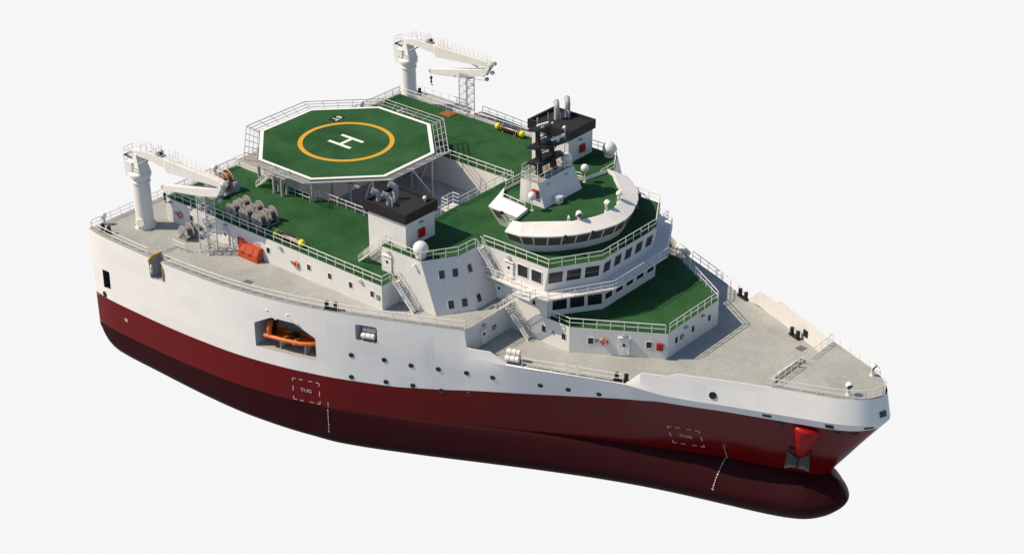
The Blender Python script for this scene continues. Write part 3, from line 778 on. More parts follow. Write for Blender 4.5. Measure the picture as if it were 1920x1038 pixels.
green_sign((-4.42, -2.74, 2.0), (0,1,0), (1,0,0), 'green sign on the shaded forward wall of the fore deckhouse', .72, .62)
green_sign((-26, -16.6, 1.75), (0,1,0), (1,0,0), 'green sign on the shaded step wall under the side deck', .72, .72)
green_sign((-18.46, -13.0, 2.0), (1,0,0), (0,-1,0), 'pale green sign on sunlit wall between two dark windows by the stair', .42, .42)

# ------------------------------------------------------------------ wheelhouse
EV = [(-35.6,-3.9),(-34.2,-7.95),(-28.65,-8.1),(-27.5,-12.44),(-25.0,-12.2),(-23.5,-11.3),(-21.9,-10.05),(-20.5,-8.65),(-19.3,-7.0),(-18.35,-5.15),(-17.55,-3.2),(-17.0,-1.08)]
BS = [(-33.6,-3.5),(-32.9,-6.95),(-28.75,-7.15),(-27.62,-10.7),(-25.2,-10.75),(-24.1,-10.2),(-22.8,-9.25),(-21.6,-8.0),(-20.55,-6.5),(-19.5,-4.75),(-18.75,-2.95),(-18.2,-1.0)]
IR = [(-35.1,-3.4),(-33.3,-6.1),(-28.3,-6.65),(-27.5,-10.85),(-26.3,-10.5),(-25.0,-9.3),(-23.5,-7.95),(-22.0,-6.65),(-20.9,-5.45),(-20.05,-4.0),(-19.45,-2.5),(-19.08,-.85)]
def ring(P, z): return [(x, y, z) for x, y in symm(P)]
mb = MB(); mb.loft(ring(BS, L3 - .05), ring(EV, 14.28), cap=(True, True)); wheel = build('wheelhouse', mb, 'wall', ship)
mb = MB()
EO = [(x + (.03 if i > 3 else 0), y*1.003) for i, (x, y) in enumerate(EV)]
mb.grid([ring(EO, 14.29), ring(EO, 14.38), ring(IR, 15.3), [(x*1.0 - (.13 if x > -26 else 0), y*.985, 15.3) for x, y in symm(IR)], [(x*1.0 - (.13 if x > -26 else 0), y*.985, LR - .05) for x, y in symm(IR)]], True)
build('roof_coaming', mb, 'white', wheel)
sheet('roof_deck', [(x, y*.99) for x, y in symm(IR)], LR, 'green', wheel)
mb = MB(); mb.face(ring(EO, 14.285)); build('eave_soffit', mb, 'white', wheel, fix=False)
full_e, full_b = symm(EV), symm(BS); nV = len(full_e)
for i in range(nV):
    k = (i + 1) % nV
    if i in (0, nV - 2, nV - 1): continue
    a0, b0 = Vector((*full_b[i], L3)), Vector((*full_b[k], L3)); a1, b1 = Vector((*full_e[i], 14.28)), Vector((*full_e[k], 14.28))
    def q(t, z): 
        f = (z - L3)/(14.28 - L3); return a0.lerp(a1, f).lerp(b0.lerp(b1, f), t)
    n = (b0 - a0).cross(a1 - a0).normalized(); mid = q(.5, 13); 
    if n.dot(Vector((mid.x + 26, mid.y, 0))) < 0: n = -n
    z0, z1 = 12.74, 14.2
    spans = [(.055, .945)]
    if i in (1, nV - 3): spans = [(.1, .36)]
    elif i in (2, nV - 4): spans = [(.2, .8)]
    for t0, t1 in spans:
        P = [q(t0, z0), q(t1, z0), q(t1, z1), q(t0, z1)]
        mb = MB(); mb.mat(1).face([p + n*.03 for p in P])
        c = sum(P, Vector())/4; O = [c + (p - c)*1.07 + n*.055 for p in P]; Iq = [p + n*.055 for p in P]
        mb.mat(0).grid([[p - n*.08 for p in O], O, Iq, [p + n*.028 for p in P]], True)
        build('window', mb, ['wall', 'bridgeglass'], wheel, fix=False)
for s in (-1, 1):
    door(wheel, (-30.1, s*7.62, L3), (1, 0, 0), (0, s, -.25), 1.1, 2.15)
    for p in ((-31.5, 8.3), (-20.1, 8.45), (-18.05, 5.0)):
        mb = MB(); mb.box(p[0] - .22, p[0] + .22, s*p[1] - .15, s*p[1] + .15, 14.12, 14.5); build('eave_lamp', mb, 'black', wheel)

# ------------------------------------------------------------------ mast house
mb = MB(); mb.prism([(-31.6, -4.25), (-27.1, -4.25), (-27.1, 4.25), (-31.6, 4.25)], LR - .05, 18.0, [(-31.6, -4.05), (-28.55, -4.05), (-28.55, 4.05), (-31.6, 4.05)])
mh = build('mast_house', mb, 'wall', ship)
sheet('roof_deck', [(-31.55, -4.0), (-28.6, -4.0), (-28.6, 4.0), (-31.55, 4.0)], 18.01, 'brown', mh)
mb = MB()
for q in (-.28, .28): mb.tube([(-30.2 + q, -4.36, LR), (-30.2 + q, -4.2, 18.9)], .035, 5)
for k in range(12): z = LR + .3 + k*.3; mb.tube([(-30.48, -4.36 + (z - LR)*.05, z), (-29.92, -4.36 + (z - LR)*.05, z)], .028, 5)
build('ladder', mb, 'rail', mh)
mb = MB(); mb.rail([(-30.75, -3.95, 18), (-31.5, -3.95, 18), (-31.5, 3.95, 18), (-28.65, 3.95, 18), (-28.65, -3.95, 18), (-29.7, -3.95, 18)], 1.15, 1.6, .045); build('railing', mb, 'rail', mh)
for y in (-2.0, 2.0):
    lamp(mh, (-28.45, y, 17.35), (0, 1, 0), (1, 0, .4))
fire_box((-28.75, -4.17, 16.6), (1, 0, 0), (0, -1, 0), 'red cabinet on the mast house wall behind the small white dome', .95, 1.15)

# ------------------------------------------------------------------ funnels
def funnel(s):
    mb = MB(); mb.box(-44.95, -37.95, min(s*15.05, s*20.95), max(s*15.05, s*20.95), L2 - .3, 15.5)
    f = build('funnel', mb, 'wall', ship)
    y0, y1 = min(s*14.72, s*21.28), max(s*14.72, s*21.28); x0, x1 = -45.6, -37.62
    def R4(d, z): return [(x0 + d, y0 + d, z), (x1 - d, y0 + d, z), (x1 - d, y1 - d, z), (x0 + d, y1 - d, z)]
    mb = MB(); mb.mat(0).grid([R4(.55, 15.42), R4(0, 15.42), R4(0, 16.87), R4(.38, 16.87), R4(.42, 16.45)], True); mb.mat(1).face(R4(.42, 16.45))
    build('cap', mb, ['funnelblack', 'funnelroof'], f)
    def elbow(x, y, r, h, name='exhaust_pipe', lean=1.15):
        mb = MB(); R = r*1.6; ou = Vector((-.7, s*.71, 0)); A_ = math.radians(66 if s < 0 else 84); pts = [Vector((x, y, 16.4)), Vector((x, y, 16.4 + h))]
        for k in range(1, 7):
            a = k/6*A_; pts.append(Vector((x, y, 16.4 + h + R*math.sin(a))) + ou*R*(1 - math.cos(a)))
        d = ou*math.sin(A_) + Vector((0, 0, math.cos(A_))); pts.append(pts[-1] + d*lean)
        mb.tube(pts, r, 18, cap=False); e = pts[-1]
        ps = [pts[-1] - d*.0, pts[-1] - d*.5]; 
        b = MB(); b.v, b.f, b.m = mb.v, mb.f, mb.m
        mb.mat(1).lathe(e - d*.25, [(r*.93, 0), (0, .01)], 18, d); mb.mat(0).torus(e, r*.97, .05, d, 18, 6)
        return build(name, mb, ['pipe', 'black'], f, smooth=50)
    for x, y, r, h in (((-44.3, 19.45, .36, .85), (-42.3, 19.5, .36, 1.0), (-42.85, 17.5, .41, 1.5)) if s < 0 else ((-42.8, 18.3, .42, 1.8), (-42.25, 20.25, .42, 1.9))): elbow(x, s*y, r, h, lean=.55 if s < 0 else .3)
    for x, y, h in ((-41.5, 19.65, 1.0), (-42.2, 18.4, 1.1)):
        mb = MB(); y *= s; mb.tube([(x, y, 16.4), (x, y, 16.4 + h), (x - .2, y, 16.6 + h), (x - .45, y, 16.75 + h)], .13, 10); build('vent_pipe', mb, 'pipe', f, smooth=50)
    mb = MB(); mb.cyl((-39.2, s*15.6, 16.4), (-39.2, s*15.6, 16.75), .1, 10); mb.ball((-39.2, s*15.6, 16.95), .3, 14, 10); build('antenna_dome', mb, 'raftwhite', f, smooth=50)
    lamp(f, (-37.95, s*17.9, 14.6), (0, 1, 0), (1, 0, 0))
    return f
fun = {s: funnel(s) for s in (-1, 1)}
fire_box((-37.95, -17.93, 13.0), (0,1,0), (1,0,0), 'red cabinet on the funnel beside the big white dome near the stair', 1.15, 1.2)
fire_box((-37.95, 18.27, 13.1), (0,1,0), (1,0,0), 'red cabinet on the far funnel behind the black mast', 1.15, 1.2)
green_sign((-39.3, 15.05, 12.75), (1,0,0), (0,-1,0), 'green and white sign on the far funnel behind the black mast', .95, 1.0)

# ------------------------------------------------------------------ stairs
for s in (-1, 1):
    sd = (0, 1, 0)
    stair(ship, (-45.7, s*21.95, L2), (-41.55, s*21.95, L3), 1.0, sd)
    stair(ship, (-34.3, s*23.2, L1), (-38.1, s*23.2, L2), 1.15, sd)
    stair(ship, (-27.6, s*13.65, L2), (-31.0, s*13.65, L3), 1.0, sd)
    stair(ship, (-26.3, s*15.45, L1), (-21.9, s*15.45, L2), 1.05, sd)
    stair(ship, (-21.9, s*13.75, 0), (-25.8, s*13.75, L1), 1.1, sd)
# bow platform steps
stair(ship, (9.7, -1.6, 0), (12.85, -.6, 3.02), 1.2, (0, 1, 0), h=1.1)
mb = MB(); mb.box(11.9, 12.9, -5.2, 1.0, 2.88, 3.03); mb.tube([(11.95, -5, 2.9), (11.95, -5, 0)], .07, 6); mb.tube([(11.95, .8, 2.9), (11.95, .8, 0)], .07, 6); build('bow_landing', mb, 'gratinggrey', ship)

# ------------------------------------------------------------------ guard rails
def rails(pts, h=1.3, sp=1.75, both=True, r=.06, mat='rail', mids=1):
    for s in ((-1, 1) if both else (-1,)):
        mb = MB(); mb.rail([(p[0], p[1] if s < 0 else -p[1], p[2]) for p in pts], h, sp, r, mids); build('railing', mb, mat, ship)
rails([(-82.1, -11.7, L2), (-82.1, -25.6, L2), (-38.35, -25.6, L2), (-38.35, -23.9, L2)])
rails([(-64.0, -12.65, L2), (-64.0, -11.65, L2), (-45.8, -11.65, L2)])
rails([(-68.9, -13.4, L2), (-64.3, -13.4, L2)])
rails([(-41.3, -21.3, L3), (-41.3, -22.15, L3), (-34.2, -22.15, L3), (-31.35, -17.7, L3), (-31.2, -14.3, L3)])
rails([(-30.9, -12.85, L3), (-19.6, -12.8, L3), (-15.55, -6.25, L3), (-15.55, 6.25, L3)][:3])
rails([(-15.55, -6.25, L3), (-15.55, 6.25, L3)], both=False)
rails([(-41.4, -14.5, L3), (-41.4, -8.3, L3)]); rails([(-41.4, -5.9, L3), (-41.4, 0, L3)])
rails([(-30.2, -14.05, L2), (-23.3, -14.05, L2)], 1.15)
rails([(-20.2, -16.0, L2), (-20.2, -14.8, L2), (-18.35, -14.4, L2), (-13.45, -6.15, L2)], 1.15)
rails([(-13.45, -6.15, L2), (-13.45, 6.15, L2)], 1.15, both=False)
rails([(-23.1, -16.0, L2), (-20.2, -16.0, L2)], 1.15)
rails([(-19.3, -12.85, L1), (-15.8, -12.9, L1), (-4.75, -6.2, L1)])
rails([(-4.55, -5.5, L1), (-4.55, 6.1, L1)], both=False)
edge = [(-88.95 + i*(88.95 - 26.2)/34, ) for i in range(35)]
e1 = [(x, -dk(x) + .35, L1) for (x,) in edge if x < -75.6]; e2 = [(x, -dk(x) + .35, L1) for (x,) in edge if x > -72.0]
rails(e1 + [(-75.5, -dk(-75.5) + .35, L1)], 1.25, 1.85); rails([(-72.0, -dk(-72) + .35, L1)] + e2 + [(-26.1, -22.5, L1), (-26.1, -16.2, L1)], 1.25, 1.85)
rails([(-88.95, -34.8, L1), (-88.95, 34.8, L1)], 1.25, 1.85, both=False)
rails([(-75.1, -33.4, L1), (-75.1, -31.2, L1), (-72.2, -31.2, L1)], 1.2, 1.4)
rails([(-18.2, -20.05, 0), (-12.5, -17.75, 0)], 1.35, 1.9); rails([(-12.2, -17.6, 0), (-11.2, -17.2, 0)], 1.35, 1.0); rails([(-10.9, -17.1, 0), (-5.3, -14.85, 0)], 1.35, 1.9)
bowpts = [(12.35, -itp(12.35, TP) + .2, 3.05), (16.4, -6.1, 3.05), (20.1, -4.65, 3.05), (22.4, -3.4, 3.05), (23.6, -2.35, 3.05), (24.4, -1.3, 3.05), (24.75, 0, 3.05)]
rails(bowpts, 1.2, 2.0, r=.045)
rails([(12.9, 1.6, 3.05), (12.9, 7.6, 3.05)], 1.2, 1.5, both=False, r=.045); rails([(12.9, -7.5, 3.05), (12.9, -1.3, 3.05)], 1.2, 1.5, both=False, r=.045)
rails([(11.95, -5.1, 3.05), (11.95, .8, 3.05)], 1.2, 1.5, both=False, r=.045)
rails([(-33.2, -5.9, LR), (-28.9, -6.35, LR)], 1.1, 1.5)
rails([(-35.0, -3.2, LR + .55), (-35.0, 0, LR + .55)], .9, 1.6)
# boarding gate on the inner edge of the bridge deck
mb = MB(); mb.rail([(-41.4, -8.3, L3), (-42.6, -8.3, L3), (-42.6, -5.9, L3), (-41.4, -5.9, L3)], 1.7, 1.2, .06, 2); mb.box(-42.7, -41.55, -8.4, -5.8, L3 - .2, L3 - .02)
build('ladder_platform', mb, 'rail', ship)
# deck hatches
for nm, P, z in (('deck_hatch', [(7.45, 7.3), (8.5, 7.2), (8.65, 8.4), (7.6, 8.5)], .0), ('deck_hatch', [(-59.1, -32.3), (-57.9, -32.3), (-57.9, -31.3), (-59.1, -31.3)], L1)):
    mb = MB(); mb.prism(P, z, z + .08); mb.box(sum(p[0] for p in P)/4 - .2, sum(p[0] for p in P)/4 + .2, P[0][1] + .1, P[0][1] + .18, z + .08, z + .16); build(nm, mb, 'gratinggrey', ship)
# margin gutter along the side deck edge
for s in (-1, 1):
    for lo, hi in ((-88.8, -75.4), (-71.9, -26.2)):
        mb = MB(); rows = []
        for i in range(31):
            x = lo + (hi - lo)*i/30; y = dk(x); rows.append([(x, s*(y - .05), L1 + .012), (x, s*(y - .05), L1 + .1), (x, s*(y - .13), L1 + .1), (x, s*(y - .13), L1 + .005)])
        mb.grid(rows); build('deck_edge_bar', mb, 'steel', ship)
# yellow lips of the chute
for s in (-1, 1):
    mb = MB(); y = s*dk(-74.8)
    mb.tube([(-74.85, s*33.6, 3.95), (-74.9, y - s*.3, 3.95), (-75.0, y + s*.02, 3.6), (-75.1, y + s*.02, 3.25)], .2, 10)
    build('chute_lip', mb, 'ochre', hull, smooth=50); mb = MB()
    y = s*dk(-72.2); mb.tube([(-72.6, y - s*.6, 3.9), (-72.25, y, 3.0), (-72.15, y + s*.02, 2.0), (-72.35, y + s*.02, 1.0)], .17, 10)
    mb.tube([(-72.6, y - s*.6, 3.95), (-72.6, s*33.8, 3.95)], .1, 8)
    build('chute_lip', mb, 'ochre', hull, smooth=50)
    mb = MB(); mb.torus((-74.95, s*(dk(-74.9) - .15), 2.3), .3, .13, (.75, s*-.65, 0), 20, 8, 1.0); mb.torus((-74.95, s*(dk(-74.9) - .15), 1.75), .3, .13, (.75, s*-.65, 0), 20, 8); build('chute_roller', mb, 'raftwhite', hull, smooth=50)
# davit heads over the boat bay
for s in (-1, 1):
    for x in (-51.6, -48.4):
        mb = MB(); y = half(x, 2); mb.tube([(x - 1.5, s*(half(x - 1.5, 2.1) + .15), 2.0), (x, s*(half(x, 1) + .2), .95)], [.1, .13], 8); mb.ball((x - 1.5, s*(half(x - 1.5, 2.1) + .15), 2.0), .17, 10, 6); build('davit_arm', mb, 'white', hull, smooth=50)

# ------------------------------------------------------------------ helideck
HC = Vector((-69.6, 0, 0)); HZ = 11.42
def octa(R, z):
    a = R*math.tan(PI/8); return [(HC.x + x, y, z) for x, y in ((-R, a), (-a, R), (a, R), (R, a), (R, -a), (a, -R), (-a, -R), (-R, -a))]
hd = thing('helideck', 'green octagonal helicopter pad on stilts with white H in a yellow ring', 'helideck', (-69.6, 0, 7.75))
mb = MB(); mb.mat(1).grid([octa(13.42, 10.95), octa(13.42, HZ - .002)], True); mb.face(octa(13.42, 10.95)); mb.mat(0).face(octa(13.42, HZ)); build('pad', mb, ['green', 'steel'], hd, fix=False)
mb = MB(); mb.grid([octa(13.3, HZ + .02), octa(12.72, HZ + .02)], True); build('border_line', mb, 'markwhite', hd, fix=False)
mb = MB(); mb.grid([[(HC.x + r*math.cos(2*PI*k/96), r*math.sin(2*PI*k/96), HZ + .02) for k in range(96)] for r in (7.45, 6.72)], True); build('touchdown_ring', mb, 'markyellow', hd, fix=False)
mb = MB()
for y in (-1.42, 1.42): mb.face([(-71.95, y - .3, HZ + .021), (-67.35, y - .3, HZ + .021), (-67.35, y + .3, HZ + .021), (-71.95, y + .3, HZ + .021)])
mb.face([(-69.92, -1.12, HZ + .021), (-69.34, -1.12, HZ + .021), (-69.34, 1.12, HZ + .021), (-69.92, 1.12, HZ + .021)])
build('letter_h', mb, 'markwhite', hd, fix=False)
mb = MB(); mb.mat(0).face([(-77.76, 4.3, HZ + .03), (-76.2, 4.3, HZ + .03), (-76.2, 6.8, HZ + .03), (-77.76, 6.8, HZ + .03)])
mb.mat(1); add_text(mb, '6T', 1.6, lambda u, v: (-76.98 + v*1.0, 5.55 - u*1.05, HZ + .05), .008); build('weight_limit_plate', mb, ['black', 'markwhite'], hd, fix=False)
mb = MB()
for t, r in ((.08, .05), (.38, .055), (.69, .055), (1.0, .07)):
    P = octa(13.5 + 1.95*t, 11.15 + .7*t)
    for i in range(8): mb.tube([P[i], P[(i+1) % 8]], r, 5)
A, B = octa(13.4, 11.1), octa(15.45, 11.85)
for i in range(8):
    k = (i+1) % 8; a0, a1, b0, b1 = map(Vector, (A[i], A[k], B[i], B[k]))
    for t in (0.02, .22, .41, .6, .79, .98): mb.tube([a0.lerp(a1, t), b0.lerp(b1, t)], .06, 5)
build('safety_net', mb, 'railgrey', hd)
mb = MB()
for x in (-79, -75, -71, -67, -63, -59.5): mb.box(x - .15, x + .15, -12.4 if abs(x + 69.6) < 6.5 else -8.5, 12.4 if abs(x + 69.6) < 6.5 else 8.5, 10.4, 10.93)
for y in (-8.8, 0, 8.8): mb.box(-80, -58.5, y - .15, y + .15, 10.1, 10.4)
build('deck_beam', mb, 'steel', hd)
posts = [(-64.1, 13.0, L2), (-70.6, 14.6, L2), (-70.6, 13.6, L2), (-68.9, 14.6, L2), (-68.9, 13.6, L2), (-57.9, 6.6, 3.15), (-62.4, 6.8, 3.15), (-66.2, 6.8, 3.15), (-75.5, 13, L2)]
for s in (-1, 1):
    for x, y, z in posts:
        mb = MB(); mb.cyl((x, s*y, z), (x, s*y, 11.0 if abs(y) < 12.9 or x > -65 else 10.6), .2 if z < 5 else .23, 10); build('leg', mb, 'railgrey', hd, smooth=50)
    for a, b in (((-61.2, 6.6, 3.2), (-58.1, 6.6, 10.6)), ((-58.1, 6.6, 3.6), (-57.9, 1.2, 10.6)), ((-62.4, 6.8, 9.2), (-60.4, 6.8, 10.9)), ((-62.4, 6.8, 9.2), (-64.2, 6.8, 10.9))):
        mb = MB(); mb.cyl((a[0], s*a[1], a[2]), (b[0], s*b[1], b[2]), .17, 8); build('brace', mb, 'railgrey', hd, smooth=50)
    st = stair(hd, (-74.4, s*14.3, L2), (-71.2, s*14.0, 10.75), 1.0, (0, 1, 0), h=1.0)
    mb = MB(); mb.box(-71.2, -68.2, s*14.1 - .6, s*14.1 + .6, 10.6, 10.72); mb.rail([(-71.2, s*14.7, 10.72), (-68.2, s*14.7, 10.72), (-68.2, s*13.5, 10.72)], 1.0, 1.0, .05); build('landing', mb, 'railgrey', hd)

# ------------------------------------------------------------------ cranes
def make_crane():
    t = thing('crane', '', 'crane')
    mb = MB(); mb.lathe((0, 0, 0), [(1.62, 0), (1.62, .18), (1.42, .2), (1.33, 1.6), (1.27, 7.2), (1.42, 7.35), (1.42, 7.6), (1.3, 7.7)], 32)
    for k in range(8):
        a = k*PI/4 + .2; mb.obox((1.45*math.cos(a), 1.45*math.sin(a), .35), (.2*math.cos(a), .2*math.sin(a), 0), (-.04*math.sin(a), .04*math.cos(a), 0), (0, 0, .35))
    p = build('pedestal', mb, 'white', t, smooth=35)
    mb = MB(); mb.lathe((.45, -1.0, 1.1), [(0, 0), (.66, 0), (.66, .5), (.6, .58), (0, .58)], 24, (.42, -.88, .2)); build('manhole_cover', mb, 'white', p, smooth=40)
    mb = MB(); mb.lathe((0, 0, 7.9), [(1.25, -.25), (1.3, .1), (1.55, .28), (1.66, .6), (1.6, .95), (1.38, 1.15)], 28)
    mb.loft([(-1.2, -1.1, 8.95), (1.3, -1.1, 8.95), (1.3, 1.1, 8.95), (-1.2, 1.1, 8.95)], [(-1.5, -.7, 11.5), (.3, -.7, 11.95), (.3, .7, 11.95), (-1.5, .7, 11.5)])
    mb.box(-1.7, -.3, -1.25, -.6, 9.3, 10.6); mb.box(-.2, .7, -.95, -.6, 9.1, 9.5)
    tu = build('slewing_column', mb, 'white', t, smooth=35)
    mb = MB(); mb.box(-2.25, -.55, -.9, .9, 11.22, 11.36); build('service_platform', mb, 'black', tu)
    mb = MB(); mb.rail([(-.6, -.85, 11.36), (-2.2, -.85, 11.36), (-2.2, .85, 11.36), (-.6, .85, 11.36)], 1.15, .8, .04)
    for q in (-.3, .3): mb.tube([(-2.0, q - .6, 7.8), (-2.25, q - .6, 11.3)], .04, 5)
    for k in range(9): z = 8 + k*.38; mb.tube([(-2.02 - (z - 7.8)*.07, -.9, z), (-2.02 - (z - 7.8)*.07, -.3, z)], .03, 5)
    for k in range(4): mb.torus((-2.2, -.6, 9 + k*.6), .55, .03, (0, 0, 1), 14, 5)
    mb.rail([(-1.3, -1.2, 9.1), (.9, -1.2, 9.1)], 1.0, .7, .04)
    build('railing', mb, 'rail', tu)
    mb = MB(); mb.cyl((.1, -.64, 10.9), (.1, -.7, 10.9), .28, 14); build('vent_grille', mb, 'black', tu)
    # main boom: local z = world z - 3.9
    def sec(pts, hw): return [[(x, -w, zb), (x, w, zb), (x, w, zt), (x, -w, zt)] for (x, zb, zt), w in zip(pts, hw)]
    mb = MB(); S = sec([(-.9, 11.75, 12.35), (.6, 11.75, 12.6), (2.7, 11.85, 12.95), (6.3, 11.55, 12.92), (6.7, 11.2, 12.92), (7.3, 11.05, 12.9), (17.6, 11.9, 12.8), (18.5, 12.1, 12.65)], [.5, .6, .62, .62, .7, .7, .5, .4])
    mb.grid(S, True); mb.face(S[-1]); mb.face(S[0])
    bo = build('boom', mb, 'white', t)
    mb = MB()
    for w in (-.5, .5):
        mb.rail([(.6, w, 12.6), (2.7, w, 12.85), (6.5, w, 12.8), (17.9, w*.75, 12.7)], 1.15, .95, .026, 0)
        mb.tube([(1.2, w, 12.6), (1.4, w, 13.9), (2.0, w, 14.1), (2.6, w, 13.9), (2.7, w, 12.8)], .05, 5)
        for x in (4.2, 7.8): mb.tube([(x, w, 12.8), (x, w, 14.3), (x + .6, w, 14.3), (x + .6, w, 12.8)], .045, 5)
    build('railing', mb, 'rail', bo)
    mb = MB(); mb.mat(0).box(4.4, 5.7, -.45, .45, 12.8, 13.15); mb.mat(1).cyl((5.0, -.4, 13.3), (5.0, .4, 13.3), .26, 14); mb.mat(0).cyl((5.0, .4, 13.3), (5.0, .5, 13.3), .34, 14); mb.cyl((5.0, -.5, 13.3), (5.0, -.4, 13.3), .34, 14); build('hoist_winch', mb, ['steel', 'black'], bo, smooth=40)
    mb = MB(); mb.tube([(.9, -.72, 10.6), (2.6, -.6, 11.7)], [.13, .08], 8); mb.tube([(.9, .72, 10.6), (2.6, .6, 11.7)], [.13, .08], 8); build('luffing_cylinder', mb, 'pipe', t, smooth=50)
    # knuckle and jib
    mb = MB()
    for w in (-.52, .45): mb.loft([(18.9, w, 12.75), (18.1, w, 12.6), (16.6, w, 10.15), (17.2, w, 10.05)], [(18.9, w + .08, 12.75), (18.1, w + .08, 12.6), (16.6, w + .08, 10.15), (17.2, w + .08, 10.05)])
    mb.cyl((18.3, -.65, 12.4), (18.3, .65, 12.4), .22, 12); mb.cyl((17.0, -.65, 10.3), (17.0, .65, 10.3), .2, 12)
    kn = build('knuckle', mb, 'white', t)
    mb = MB(); mb.cyl((19.05, -.2, 12.7), (19.05, .2, 12.7), .34, 14); mb.cyl((18.6, -.2, 11.0), (18.6, .2, 11.0), .32, 14); mb.cyl((17.4, -.2, 9.6), (17.4, .2, 9.6), .32, 14); build('sheave', mb, 'steel', kn, smooth=40)
    mb = MB(); S = sec([(5.3, 7.6, 8.35), (8.5, 8.25, 9.15), (13.8, 9.25, 10.5), (16.8, 10.1, 11.3), (17.7, 10.7, 11.7)], [.32, .42, .52, .54, .5])
    mb.grid(S, True); mb.face(S[0]); mb.face(S[-1]); j = build('jib', mb, 'white', t)
    mb = MB(); mb.cyl((10.5, -.15, 8.55), (10.5, .15, 8.55), .25, 12); mb.cyl((5.25, -.3, 8.0), (5.25, .3, 8.0), .36, 14); build('sheave', mb, 'steel', j, smooth=40)
    mb = MB(); mb.tube([(17.4, 0, 9.35), (10.5, 0, 8.28), (5.6, 0, 7.55)], .035, 5); mb.tube([(11, -.2, 12.0), (15.8, -.2, 11.35)], [.16, .1], 8); build('hoist_wire', mb, 'steel', j)
    mb = MB(); mb.tube([(5.15, 0, 7.8), (5.15, 0, 6.9)], .03, 5); mb.ball((5.15, 0, 6.75), .26, 12, 8); mb.cyl((5.15, 0, 6.5), (5.15, 0, 6.05), .12, 8); mb.ball((5.15, 0, 6.0), .2, 12, 8); mb.tube([(5.15, 0, 5.8), (5.15, 0, 5.55), (5.3, 0, 5.4), (5.42, 0, 5.5), (5.45, 0, 5.65)], .06, 6); build('hook_block', mb, 'black', t, smooth=50)
    return t
crane = make_crane()
far_crane = copy_tree(crane)
place(crane, (-83.3, -29.25, 3.9), 0, 'white folded crane whose round pedestal rises in front of the green deckhouse and cable reels', 'white knuckle boom cranes')
place(far_crane, (-83.3, 29.25, 3.9), 0, 'white folded crane behind the helideck, its black hook hanging against the plain background', 'white knuckle boom cranes')
def make_rest():
    t = thing('crane_rest_tower', '', 'lattice tower'); a, H = .88, 9.25
    for x in (-a, a):
        for y in (-a, a):
            mb = MB(); mb.tube([(x, y, 0), (x, y, H)], .085, 8); mb.obox((x, y, .06), (.2, 0, 0), (0, .2, 0), (0, 0, .06)); build('leg', mb, 'towergrey', t)
    mb = MB(); n = 6
    for k in range(n + 1):
        z = .25 + (H - .5)*k/n
        for p, q in (((-a, -a), (a, -a)), ((a, -a), (a, a)), ((a, a), (-a, a)), ((-a, a), (-a, -a))):
            mb.tube([(*p, z), (*q, z)], .045, 5)
            if k < n:
                z2 = z + (H - .5)/n; m = ((p[0]+q[0])/2, (p[1]+q[1])/2)
                m = Vector((*q, (z + z2)/2)); mb.tube([(*p, z), m, (*p, z2)], .045, 5)
    build('lattice_brace', mb, 'towergrey', t)
    mb = MB(); mb.box(-1.0, 1.0, -.7, .7, H - .15, H + .1); mb.box(-.9, .9, -.75, -.55, H, H + .55); mb.box(-.9, .9, .55, .75, H, H + .55); build('saddle', mb, 'railgrey', t)
    return t
rest = make_rest(); rest2 = copy_tree(rest)
place(rest, (-69.75, -28.8, 3.9), 0, 'grey lattice tower holding up the crane jib beside the orange survival capsule', 'lattice crane rests')
place(rest2, (-75.2, 34.0, 3.9), 0, 'grey lattice tower holding up the crane jib beyond the flat orange panel', 'lattice crane rests')
rest2.location = (-70.0, 28.9, 3.9)

# ------------------------------------------------------------------ cable reels
def make_reel():
    t = thing('cable_reel', '', 'cable reel'); zc = 1.15
    for y in (-.62, .62):
        mb = MB(); mb.lathe((0, y, zc), [(.12, -.05), (1.05, -.05), (1.1, 0), (1.05, .05), (.12, .05)], 36, (0, 1, 0)); mb.torus((0, y, zc), 1.07, .07, (0, 1, 0), 36, 6)
        for k in range(6):
            a = k*PI/3; mb.obox((.55*math.cos(a), y + math.copysign(.07, y), zc + .55*math.sin(a)), (.42*math.cos(a), 0, .42*math.sin(a)), (-.05*math.sin(a), 0, .05*math.cos(a)), (0, .04, 0))
        build('flange', mb, 'reel', t, smooth=40)
    mb = MB(); prof = []
    for k in range(15): y = -.56 + k*.08; prof += [(.6, y), (.66, y + .04)]
    mb.lathe((0, 0, zc), prof, 28, (0, 1, 0)); build('drum', mb, 'drum', t, smooth=60)
    mb = MB()
    for y in (-.82, .82):
        for x in (-.95, .95): mb.beam((0, y, zc), (x, y, .06), .12, .12)
        mb.beam((-1.1, y, .06), (1.1, y, .06), .12, .12)
    for x in (-1.05, 1.05): mb.beam((x, -.82, .06), (x, .82, .06), .12, .12)
    mb.cyl((0, -.95, zc), (0, .95, zc), .1, 10); build('stand', mb, 'reel', t)
    return t
reel = make_reel(); RG = 'grey cable reels'
spots = [(-69.5, -23.75, L2, 'grey reel in the railing-side row on the green deck, the one nearest the crane'), (-66.8, -23.75, L2, 'grey reel in the middle of the railing-side row on the green deck'), (-64.1, -23.75, L2, 'grey reel in the railing-side row on the green deck, next to the yellow-ended float'),
         (-69.6, -21.65, L2, 'grey reel in the inner row on the green deck, the one nearest the orange winch'), (-66.9, -21.65, L2, 'grey reel in the middle of the inner row on the green deck'), (-64.2, -21.65, L2, 'grey reel in the inner row on the green deck, the end nearest the funnel'),
         (-75.35, -28.15, L1, 'grey reel on the pale side deck between crane pedestal and lattice tower, nearer the side'), (-75.0, -26.35, L1, 'grey reel on the pale side deck against the white wall behind another reel')]
for i, (x, y, z, lb) in enumerate(spots): place(reel if i == 0 else copy_tree(reel), (x, y, z), random.uniform(-.03, .03), lb, RG)

